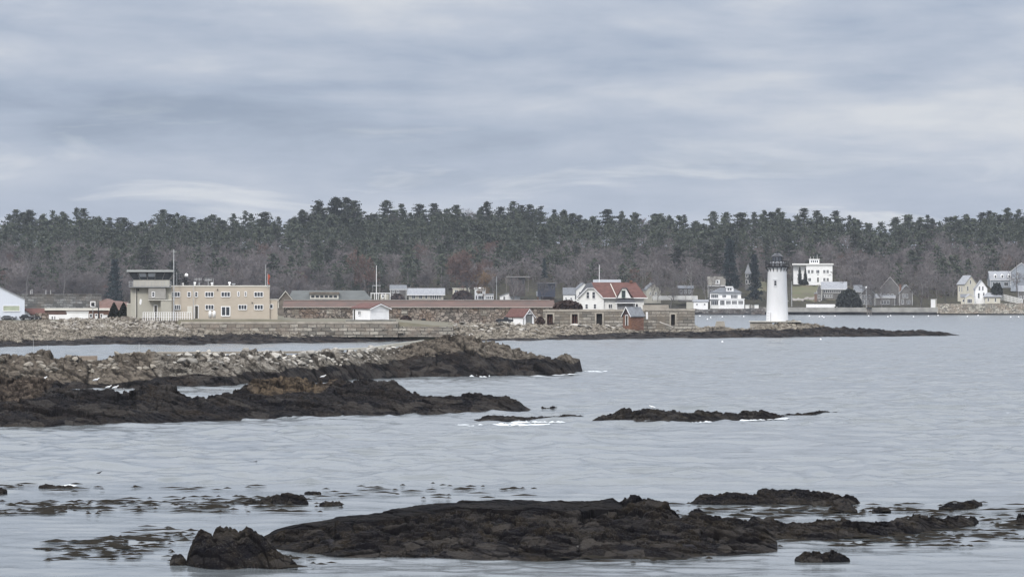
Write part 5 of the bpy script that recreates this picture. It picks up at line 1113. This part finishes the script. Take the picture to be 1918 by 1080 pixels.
def pineprob(px, u):
    base = np.interp(px, [0, 240, 560, 600, 1000, 1080, 1300, 1420, 1500, 1640, 1780, 1918], [.45, .25, .25, .8, .8, .5, .25, .3, .5, .2, .35, .45])
    return base*.62+.85*sstep(.5, .9, u)*(.75 if 230 < px < 280 or 1290 < px < 1330 else 1)
indiv, rest = [], []
for px, D in cand:
    u = (D-1346)/(DC-1346); p = rs.rand() < pineprob(px, u)*.9*(1-.35*(u < .2))
    h = (13.5+6.5*rs.rand()) if p else (10.5+5*rs.rand()); h *= (.75 if u < .1 else 1)
    y = Y0+(HC-float(tz(px, D)))*F/D
    for x0, x1, yr in CLEAR:       # keep the fronts of houses open
        if x0 < px < x1 and y > yr-9: h = min(h, 6)
    q = (px, D, float(tz(px, D)), h, p, u)
    (indiv if (-40 < px < 1960 and (u < .14 or (u > .14 and rs.rand() < .12))) else rest).append(q)
for px, D in crest:
    top = HC-(np.interp(px, PROF[:, 0], PROF[:, 1])-Y0)*D/F; z = float(tz(px, D)); h = (top-z)*(.74+.30*rs.rand()); p = rs.rand() < .87
    if not p: h *= .85
    (indiv if -40 < px < 1960 else rest).append((px, D, z, max(6, h), p, 1.0))
for i in range(260):
    px = -330+2600*(i+rs.rand())/260; D = DC+14+30*rs.rand(); top = HC-(np.interp(px, PROF[:, 0], PROF[:, 1])-Y0)*D/F; z = float(tz(px, D)); rest.append((px, D, z, max(5, (top-z)*(.45+.35*rs.rand())), rs.rand() < .5, 1.0))
print('TREES', len(indiv), len(rest))
for px, D, z, h, p, u in indiv:
    lvl = 'on the skyline' if u > .93 else ('mid-slope' if u > .16 else 'at the slope foot')
    if p:
        pr = PINES[rs.randint(len(PINES))]
        put('pine_tree', pr, px, D, z, h/20*(.8+.85*rs.rand()), h/20, rs.rand()*6.3, 'dark pine %s %s' % (lvl, sect(px)), 'pines of the wooded slope', 'pine tree')
    else:
        ru = rs.rand() < .035; pr = RUSS[rs.randint(3)] if ru else BARES[rs.randint(len(BARES))]
        put('bare_tree' if not ru else 'russet_tree', pr, px, D, z, h/15*(.9+.4*rs.rand()), h/15, rs.rand()*6.3, ('bare grey tree %s %s' if not ru else 'small reddish tree %s %s') % (lvl, sect(px)), 'bare trees of the wooded slope', 'tree')
def forest():
    Vs, Fs, M = [], [], []; b = 0
    for px, D, z, h, p, u in rest:
        (cr, tr) = (LP if p else LB)[rs.randint(5 if p else 4)]; k = h/(20 if p else 15); kx = k*(.9+.5*rs.rand()); a = rs.rand()*6.28; c, s_ = math.cos(a), math.sin(a)
        for (V, Fq), mi in ((cr, 0 if p else (1 if rs.rand() > .03 else 3)), (tr, 2)):
            if mi == 2 and p: V, Fq = V[:16], Fq[:8]
            W_ = np.stack([(V[:, 0]*c-V[:, 1]*s_)*kx+X(px, D), (V[:, 0]*s_+V[:, 1]*c)*kx+D, V[:, 2]*k+z], 1)
            Vs.append(W_); Fs.append(Fq+b); M.append(np.full(len(Fq), mi)); b += len(V)
    o = mesh_np('forest', np.concatenate(Vs), np.concatenate(Fs), None); me = o.data
    for m_ in (pinem, twigm, barkm, russm): me.materials.append(m_)
    me.polygons.foreach_set('material_index', np.concatenate(M).astype(np.int32)); tag(o, 'dense mass of mixed pine and bare trees filling the wooded slope', 'forest', kind='stuff')
    # undergrowth
    n = 14000; px = -330+rs.rand(n)*2600; D = 1344+(DC-1344)*rs.rand(n); ok = np.array([free(a, b_) for a, b_ in zip(px, D)]); px, D = px[ok], D[ok]; n = len(px)
    C = np.stack([X(px, D), D, tz(px, D)+.5+rs.rand(n)*1.8], 1); A = rv(rs, n)*[1, 1, .5]; B = np.cross(A, rv(rs, n)); s_ = .4+.6*rs.rand(n, 1)
    V, Fq = quads(C, A*s_, B*s_*.6); tag(mesh_np('undergrowth', V, Fq, brushm), 'brown brush covering the ground under the trees', 'undergrowth', kind='stuff')
forest()
def special(kind, pr, px, yb, yt, wpx, label, D=None, cat='tree', H0=20, R0=4.5):
    D = D or max(1343, Dat(px, yb)-1); z = Zp(yb, D); h = (yb-yt)*D/F; w = wpx*D/F/2
    return put(kind, pr, px, D, z, w/R0, h/H0, rs.rand()*6, label, None, cat)
special('tall_pine', PINES[0], 628, 470, 374, 62, 'biggest dark pine, the highest crown on the skyline right of the tan station', DC-22)
special('tall_pine', PINES[3], 598, 480, 380, 44, 'broad dark pine just left of the biggest skyline pine', DC-24)
special('tall_pine', PINES[5], 665, 480, 381, 40, 'ragged dark pine just right of the biggest skyline pine', DC-23)
special('russet_tree', RUSS[0], 683, 553, 462, 48, 'reddish-brown tree standing above the green-roofed hall', 1350, H0=15, R0=5)
special('russet_tree', RUSS[1], 876, 562, 463, 62, 'broad pinkish-russet tree behind the pale flat-roofed house', 1343, H0=15, R0=5)
e = special('golden_tree', RUSS[2], 905, 560, 503, 30, 'smaller golden-brown tree at the right of the broad russet one', 1343.5, H0=15, R0=5); m2 = RUSS[2][0].copy(); m2.materials.clear(); m2.materials.append(goldm); e.children[0].data = m2
special('spruce', SPR[0], 1366, 562, 452, 46, 'tall broad dark spruce left of the lighthouse behind the stacked-porch house', 1362, 'spruce')
special('spruce', SPR[1], 1412, 560, 480, 34, 'dark spruce between the narrow shingled house and the lighthouse', 1352, 'spruce')
special('pine_tree', PINES[4], 1345, 540, 450, 40, 'dark pine leaning left behind the gambrel house', 1368, 'pine tree')
special('pine_tree', PINES[6], 1476, 500, 430, 36, 'full dark pine right behind the lighthouse lantern', 1440, 'pine tree')
special('spruce', SPR[2], 215, 590, 490, 44, 'dark spruce standing left of the lookout tower behind the red bank', 1346, 'spruce')
special('spruce', SPR[1], 1021, 520, 485, 14, 'small pointed dark spruce above the dark blue house', 1385, 'spruce')
def pale(px, yb, yt, w, i, lab, D=1343, m=palebark):
    e = special('bare_tree', SPARSE[i % 5], px, yb, yt, w, lab, D, H0=15, R0=5); q = SPARSE[i % 5][1].copy(); q.materials.clear(); q.materials.append(m); e.children[1].data = q; return e
gb = mat('grey_limbs', (.17, .16, .155), .9, .2)
pale(1297, 560, 478, 34, 1, 'tall bare tree with white limbs left of the big stacked-porch house')
pale(1322, 562, 492, 44, 2, 'spreading bare grey tree right of the white-limbed one', 1345, gb)
pale(51, 556, 455, 62, 3, 'large bare tree with pale limbs above the grey granite wall', 1344, gb); pale(118, 556, 463, 56, 4, 'bare tree with forked pale trunk above the middle of the granite wall', 1344, gb)
pale(1652, 572, 515, 46, 5, 'bare tree in front of the timbered middle range', 1341, gb); pale(1723, 574, 498, 74, 6, 'broad bare tree between the timbered gables and the small white box shed', 1341, gb)
pale(1628, 570, 492, 50, 0, 'bare tree with thick pale limbs over the timbered gable roof', 1352, gb); pale(1256, 574, 515, 38, 7, 'dark bare tree behind the right end of the fort wall', 1341, barkm)
pale(962, 562, 512, 36, 1, 'bare tree in front of the dim unfinished-looking house', 1345, gb); pale(1018, 564, 516, 40, 4, 'bare tree in front of the dark blue house', 1346, barkm); pale(1770, 568, 510, 40, 2, 'bare tree at the left of the yellow and cream house', 1345, barkm)
pale(1906, 560, 505, 30, 3, 'dark bare tree in front of the large grey house', 1344, barkm)
def shrub(px, yb, yt, wpx, D, label, n=900, m=bushm, cone=False, nm='shrub'):
    R_, H_ = wpx*D/F/2, (yb-yt)*D/F; V, Fq = bush(rs, R_, H_, n)
    if cone: k = 1-.55*(V[:, 2:3]/H_)**2; V[:, :2] *= k*1.08
    e = empty(nm, (X(px, D), D, Zp(yb, D)), 0, label, 'shrub'); mesh_np('foliage', V, Fq, m, e); MB().tube((0, 0, -.5), (0, 0, H_*.7), R_*.1, R_*.04).build('stem', barkm, e)
    a, b, f = [], [], 12                 # solid inner body so the shrub reads dense
    mb = MB().lathe(0, 0, [(R_*.72*(.85 if cone else 1), 0), (R_*.8*(.8 if cone else 1), H_*.3), (R_*.62*(.8 if cone else 1), H_*.62), (R_*.2, H_*.9)], f); mb.build('inner_foliage', m, e, True); return e
shrub(213.5, 597, 567.5, 18, 549, 'dark conical shrub left of the tan station, left one of the pair', 1300, cone=True); shrub(231.5, 597, 567.5, 18.5, 548.5, 'dark conical shrub touching the left end of the tan station', 1300, cone=True)
shrub(1590, 575, 543, 48, 1337, 'big dark round shrub between the white board wall and the timbered gable', 1500); shrub(1867, 552, 531, 22, 1341, 'dark round shrub in front of the blue-grey dormered house', 800)
shrub(1498, 532, 499, 9, 1390, 'dark pointed shrub at the left front of the mansion', 400, cone=True); shrub(1508.5, 532, 502, 8, 1390, 'second dark pointed shrub before the mansion, right of the other', 400, cone=True); shrub(1506, 533, 524, 16, 1388, 'low dark rounded shrub at the foot of the mansion', 500)
shrub(1063, 579, 566, 50, 600, 'tangle of brown brush between the rusty roof and the red-roofed house', 1500, brushm, nm='brush'); shrub(1012, 606, 594, 16, 588, 'reddish brush growing at the left end of the ruined fort wall', 500, brushm, nm='brush')
shrub(1033, 617, 606, 26, 583, 'reddish-brown brush at the foot of the first fort doorway', 600, brushm, nm='brush'); shrub(760, 603, 592, 22, 600, 'low brown brush against the rubble wall right of the garage', 500, brushm, nm='brush'); shrub(866, 562, 545, 40, 1344, 'brown leafless thicket below the russet tree', 700, brushm, nm='brush'); shrub(745, 562, 551, 26, 1340, 'brown thicket left of the pillared low house', 500, brushm, nm='brush')
def bank():
    px = np.linspace(186, 246, 30); v = np.linspace(0, 1, 12); D = 600+v[:, None]*14+0*px; z = Zp(590-30*np.sin(v[:, None]*1.6)*np.interp(px, [186, 200, 240, 246], [.9, 1, .8, .3]), D)
    V = np.stack([X(np.broadcast_to(px, D.shape), D), D, z+.2*fbm(px/9+0*D, D/2, 4)], -1); tag(mesh_np('earth_bank', V.reshape(-1, 3), grid_faces(12, 30), mat('red_earth', (.14, .085, .07), .95, .3)), kind='structure')
bank()
# ---------------------------------------------------------------- boulders
def boulder_mesh(i):
    r = np.random.RandomState(300+i); bm = bmesh.new()
    for p in rv(r, 17)*(.8+.3*r.rand(17, 1))*[1, .8, .62]: bm.verts.new(p)
    bmesh.ops.convex_hull(bm, input=bm.verts); [bm.verts.remove(v) for v in list(bm.verts) if not v.link_faces]
    bmesh.ops.bevel(bm, geom=list(bm.edges), offset=.06, segments=1, affect='EDGES')
    me = bpy.data.meshes.new('boulder'); bm.to_mesh(me); bm.free(); me.materials.append(boulderm); return me
BM = [boulder_mesh(i) for i in range(12)]
def boulder(p, s_, label, group, flat=.85):
    o = bpy.data.objects.new('boulder', BM[rs.randint(12)]); COL.objects.link(o); o.location = p; o.scale = (s_*(.8+.5*rs.rand()), s_*(.8+.4*rs.rand()), s_*flat*(.7+.5*rs.rand()))
    o.rotation_euler = (rs.randn()*.3, rs.randn()*.3, rs.rand()*6.3); return tag(o, label, 'boulder', group)
GB = []
for i in range(6): m2 = BM[i].copy(); m2.materials.clear(); m2.materials.append(mat('grey_tan_boulder', (.20, .18, .15), .9, .4, 1.0, .5, obj_rand=.4)); GB.append(m2)
def on(V, pxs, vs, px, v): i = int(np.clip(np.searchsorted(pxs, px), 0, len(pxs)-1)); j = int(np.clip(np.searchsorted(vs, v), 0, len(vs)-1)); return V[j, i]
for i in range(175):
    px = 318+430*rs.rand(); v = .60+.55*rs.rand(); p = on(mrV, mrpx, mrvs, px, v)
    if p[2] < 1.3: continue
    boulder((p[0], p[1], p[2]+.05), .16+.5*rs.rand()**2.2, 'pale boulder heaped on the crest of the domed ledge below the concrete cap', 'pale boulders along the concrete cap')
for i in range(70):
    px = -10+300*rs.rand(); v = .35+.75*rs.rand(); p = on(mrV, mrpx, mrvs, px, v)
    boulder((p[0], p[1], p[2]), .2+.45*rs.rand()**1.6, 'grey-tan boulder on the left part of the domed ledge, below the short wall piece', 'grey boulders on the left of the domed ledge').data = GB[rs.randint(6)]
boulder((X(80, 313), 313, Zp(668, 313)), 1.15, 'largest pale boulder at the far left, beside the shorter stake', None); boulder((X(127, 314), 314, Zp(668, 314)), .45, 'small white boulder just left of the tan concrete wall piece', None)
for i in range(120):
    px = 850+165*rs.rand() if i < 75 else 1030+270*rs.rand(); v = .45+.6*rs.rand(); p = on(shV, shpx, shvs, px, v)
    boulder((p[0], p[1], p[2]+.1), .35+.75*rs.rand()**1.5, 'pale slab of rubble on the shore %s' % ('left of the boathouse' if px < 945 else 'between the boathouse and the ruined wall' if px < 1030 else 'below the ruined fort wall'), 'rubble on the far shore', .45)
pale(1262, 560, 496, 34, 2, 'bare tree hiding the left end of the pale grey house behind the trunks', 1344, gb); pale(1232, 562, 512, 30, 1, 'bare tree at the right side of the small shabby house', 1344, barkm)
BLK = []
for i in range(4): m2 = BM[i].copy(); m2.materials.clear(); m2.materials.append(mat('black_block', (.026, .025, .028), .85, .4, 4, .5, spec=.1)); BLK.append(m2)
for (x_, y_, s_, lb) in ((1085, 1037, .34, 'grey angular slab at the front foot of the foreground ledge, left one of three'), (1145, 1036, .40, 'pale split slab at the front foot of the foreground ledge, middle one'), (1215, 1034, .42, 'dark square block at the front foot of the foreground ledge, right of the pale slab'), (1300, 1005, .5, 'big dark rounded block near the right end of the foreground ledge')):
    o = boulder((X(x_, Dw(y_)+.4), Dw(y_)+.4, .12 if s_ < .5 else .35), s_, lb, None); m2 = o.data.copy(); m2.materials.clear(); m2.materials.append(mat('wet_slab' if s_ > .4 else 'dry_slab', (.03, .029, .03) if s_ > .4 else (.13, .125, .12), .7, .3, 4, .4)); o.data = m2
for i in range(26):
    x_ = 1185+160*rs.rand() if i < 16 else 560+880*rs.rand(); v_ = .02+.5*rs.rand(); y_ = (1041-22*v_) if x_ < 1300 else 1036-30*v_; D_ = Dw(y_)+1.0+3*v_
    o = boulder((X(x_, D_), D_, .05+.35*v_), .16+.22*rs.rand(), 'black angular block wedged among the weed of the foreground ledge', 'black blocks on the foreground ledge'); o.data = BLK[i % 4]
pale(1222, 560, 508, 30, 0, 'bare tree in front of the small shabby house right of the red roof', 1343, gb); pale(1284, 558, 500, 34, 3, 'bare tree in front of the pale grey house behind the trunks', 1343, gb)
def riprap():
    Vs, Fs, b = [], [], 0; r = np.random.RandomState(77)
    for i in range(1500):
        if i < 900: px = 95+260*r.rand(); v = .45+.58*r.rand(); V_, P_, W_ = shV, shpx, shvs; s0 = .18+.32*r.rand()
        elif i < 1200: px = 560+620*r.rand(); v = .2+.8*r.rand(); V_, P_, W_ = shV, shpx, shvs; s0 = .15+.28*r.rand()
        elif i > 1340: continue
        else: px = 380+370*r.rand(); v = .5+.6*r.rand(); V_, P_, W_ = mrV, mrpx, mrvs; s0 = .1+.18*r.rand()
        p = on(V_, P_, W_, px, v)
        if p[2] < 1.1: continue
        bmv = r.randn(8, 3); cube = np.array([[x, y, z] for x in (-1, 1) for y in (-1, 1) for z in (-1, 1)])*[1, .8, .6]+bmv*.18; a = r.rand()*6.28; c, s_ = math.cos(a), math.sin(a)
        q = np.stack([cube[:, 0]*c-cube[:, 1]*s_, cube[:, 0]*s_+cube[:, 1]*c, cube[:, 2]+cube[:, 0]*r.randn()*.3], 1)*s0*.7+p
        Vs.append(q); Fs.append(np.array([[0, 1, 3, 2], [4, 6, 7, 5], [0, 4, 5, 1], [2, 3, 7, 6], [0, 2, 6, 4], [1, 5, 7, 3]])+b); b += 8
    o = mesh_np('riprap', np.concatenate(Vs), np.concatenate(Fs), mat('riprap_stone', (.46, .43, .38), .9, .3, .8, .3, c2=(.17, .15, .13))); tag(o, 'loose pale rubble strewn over the banks', 'rubble', kind='stuff')
riprap()
# ---------------------------------------------------------------- floating weed and foam
def weedbed():
    r = np.random.RandomState(12); Vs, Fs, b = [], [], 0
    B = [((0, 260), (938, 962), 330), ((200, 640), (930, 958), 420), ((60, 480), (905, 918), 40), ((90, 340), (1005, 1050), 260), ((240, 420), (985, 1015), 120), ((590, 1000), (905, 932), 130), ((1180, 1700), (943, 972), 420), ((1460, 1918), (985, 1022), 420), ((1600, 1918), (940, 968), 160), ((1840, 1918), (965, 1000), 90), ((0, 180), (905, 925), 40), ((480, 620), (1040, 1062), 60), ((1030, 1350), (1040, 1052), 60)]
    for (x0, x1), (y0, y1), n in B:
        for i in range(int(n*.3)):
            px = x0+(x1-x0)*np.clip(.5+.27*r.randn(), 0, 1); py = y0+(y1-y0)*np.clip(.5+.3*r.randn(), 0, 1); D = Dw(py); k = 9; L = .10+.6*r.rand()**2; w = .04+.09*r.rand()
            th = r.randn()*.15; a = np.linspace(0, 6.283, k, endpoint=False); rr = .7+.5*r.rand(k); x = np.cos(a)*L*rr; y = np.sin(a)*w*rr*1.6
            ring = np.stack([X(px, D)+x*math.cos(th)-y*math.sin(th), D+x*math.sin(th)+y*math.cos(th), np.full(k, .0+.03*r.rand())], 1)
            top = ring.mean(0)+[0, 0, .045+.03*r.rand()]
            Vs.append(np.concatenate([ring, [top]])); Fs.append(np.array([[j, (j+1) % k, k, k] for j in range(k)])[:, :3]+b); b += k+1
    tag(mesh_np('floating_seaweed', np.concatenate(Vs), np.concatenate(Fs), weedm, smooth=True), 'dark strands of floating weed around the near rocks', 'seaweed', kind='stuff')
weedbed()
def foam():
    r = np.random.RandomState(21); Vs, Fs, b = [], [], 0
    # (x0,y0,x1,y1,spread px,count,height m)
    L = [(880,704,918,703,1.0,90,.25),(892,702,908,699,1.5,90,.45),(1000,702,1085,698,.7,130,.08),(1088,695,1122,697,.8,110,.10),(1125,696,1180,694,.8,50,.04),(1250,793,1330,789,.8,150,.06),(1380,786,1470,782,.7,120,.05),(1476,778,1488,776,.8,60,.12),(1490,779.5,1560,779,.5,70,.04),
         (850,796,1110,793,1.6,120,.03),(960,789,1130,788,.8,70,.05),(1130,792,1230,794,.7,120,.05),(1880,773,1918,772,.8,30,.04),(640,652,560,654,.4,40,.03),(690,638,740,637,.4,40,.05),(122,908,138,906.5,.7,12,.03),(150,731,250,728,1.5,90,.03),]
    for x0, y0, x1, y1, sp, n, h in L:
        for i in range(n):
            u = r.rand(); py = y0+(y1-y0)*u+r.randn()*sp*.8; px = x0+(x1-x0)*u; D = Dw(py); s_ = (.06+.30*r.rand()**2)*D/220*(.6 if h > .1 else 1)
            k = 9; a = np.linspace(0, 6.283, k, endpoint=False)+r.rand(); rr = .5+.8*r.rand(k); ring = np.stack([X(px, D)+np.cos(a)*s_*rr*2.0, D+np.sin(a)*s_*rr*1.6, np.full(k, -.03)], 1); top = ring.mean(0)+[0, 0, h*(.2+1.1*r.rand()**2)+.035]
            Vs.append(np.concatenate([ring, [top]])); Fs.append(np.array([[j, (j+1) % k, k] for j in range(k)])+b); b += k+1
    tag(mesh_np('sea_foam', np.concatenate(Vs), np.concatenate(Fs), foamm, smooth=True), 'white foam where waves break against the ledges', 'foam', kind='stuff')
foam()
# ---------------------------------------------------------------- gulls and buoys
def gull(px, py, D, s_, label, flip=1, dark=False):
    e = empty('gull', (X(px, D), D, Zp(py, D)), 0, label, 'bird'); e.scale = (s_*flip, s_, s_)
    wm_ = mat('gull_white', (.8, .8, .8), .7, .05); gm_ = mat('gull_grey', (.3, .32, .35), .7, .05)
    if dark: wm_ = gm_ = mat('cormorant_black', (.02, .02, .022), .6)
    b = MB(); pr = [(-.30, .10, .02), (-.20, .14, .055), (-.05, .16, .085), (.08, .18, .085), (.16, .23, .055), (.20, .29, .045), (.26, .31, .042), (.30, .305, .015)]
    n = 8; vs = [(x, math.cos(6.283*i/n)*r_*.8, z+math.sin(6.283*i/n)*r_) for x, z, r_ in pr for i in range(n)]
    b.add(vs, [(j*n+i, j*n+(i+1) % n, (j+1)*n+(i+1) % n, (j+1)*n+i) for j in range(len(pr)-1) for i in range(n)]); b.build('body', wm_, e, True)
    for sy in (-1, 1): MB().add([(.1, sy*.075, .20), (-.1, sy*.085, .19), (-.36, sy*.03, .10), (-.1, sy*.08, .11), (.08, sy*.078, .14), (-.05, sy*.095, .16)], [(0, 1, 5), (1, 2, 5), (2, 3, 5), (3, 4, 5), (4, 0, 5)]).build('wing', gm_, e)
    MB().tube((.29, 0, .305), (.35, 0, .295), .012, .004, 5).build('beak', mat('beak_yellow', (.5, .35, .05), .6) if not dark else wm_, e)
    for sy in (-.03, .03): MB().tube((0, sy, -.02), (0, sy, .1), .01, n=4).build('leg', mat('gull_leg', (.4, .25, .2), .7), e)
for a in ((82, 712, 214, .9, 'white gull on the left of the long black ledge, below the tan wall piece'), (180, 714.5, 214, .9, 'white gull standing alone above the narrow strip of calm water'), (203, 728, 222, .9, 'white gull at the edge of the narrow strip of calm water, left of another'), (216, 728.5, 221, .9, 'white gull at the edge of the narrow strip of calm water, right of another'),
          (605, 708, 216, .8, 'bright gull on top of the long black ledge right of the ochre hump'), (846, 632.5, 312, 1.0, 'white gull perched on the domed brown head of the ledge'), (876, 631.5, 312, 1.0, 'white gull perched beside the pale concrete block on the domed head'), (1222, 765.5, 199, .8, 'gull resting on the low foaming shelf of rock', -1)): gull(*a)
gull(186, 887.5, Dw(888), .45, 'small dark bird floating on open water at the left', 1, True); gull(476, 868, Dw(868.5), .5, 'small dark bird floating farther out on open water', 1, True)
bx = [(1311,592),(1325,598),(1331,595),(1353,593.5),(1393,593),(1468,594),(1516,592),(1535,593.3),(1540,592.5),(1543,594.5),(1564,592),(1627,591.8),(1663,593.2),(1668,591.2),(1711,593.3),(1739,592.2),(1757,591),(1812,592.8),(1832,590.8),(1893,594),(1908,593.6),(1353,640.5),(1537,636)]
for i, (px, py) in enumerate(bx):
    D = Dw(py); r_ = .24*D/1250+.1; e = empty('mooring_buoy', (X(px, D), D, 0), 0, 'small white buoy floating in front of the far shore' if py < 600 else ('lone white buoy just off the fort wall shore' if px < 1400 else 'lone white buoy off the rocks right of the lighthouse'), 'buoy', 'white buoys on the water')
    MB().lathe(0, 0, [(.02, -r_*.6), (r_*.8, -r_*.3), (r_, .15*r_), (r_*.8, .8*r_), (r_*.2, 1.2*r_)], 10).build('float', white, e, True); MB().tube((0, 0, r_), (0, 0, r_*1.9), r_*.1, n=4).build('ring_rod', greym, e)
# ---------------------------------------------------------------- air
hz = MB().box(-900, 900, -10, 3900, -6, 95).build('haze', None) if False else None
hm = bpy.data.materials.new('haze'); hm.use_nodes = True; hn = hm.node_tree; hn.nodes.remove(hn.nodes['Principled BSDF'])
pv = hn.nodes.new('ShaderNodeVolumePrincipled'); pv.inputs['Color'].default_value = (.80, .87, 1.0, 1); pv.inputs['Density'].default_value = 0.000055
hn.links.new(pv.outputs[0], hn.nodes['Material Output'].inputs['Volume'])
tag(MB().box(-2600, 2600, -20, 4300, -8, 75).build('haze', hm), 'thin bluish air over the water and the far shore', 'haze', kind='stuff')
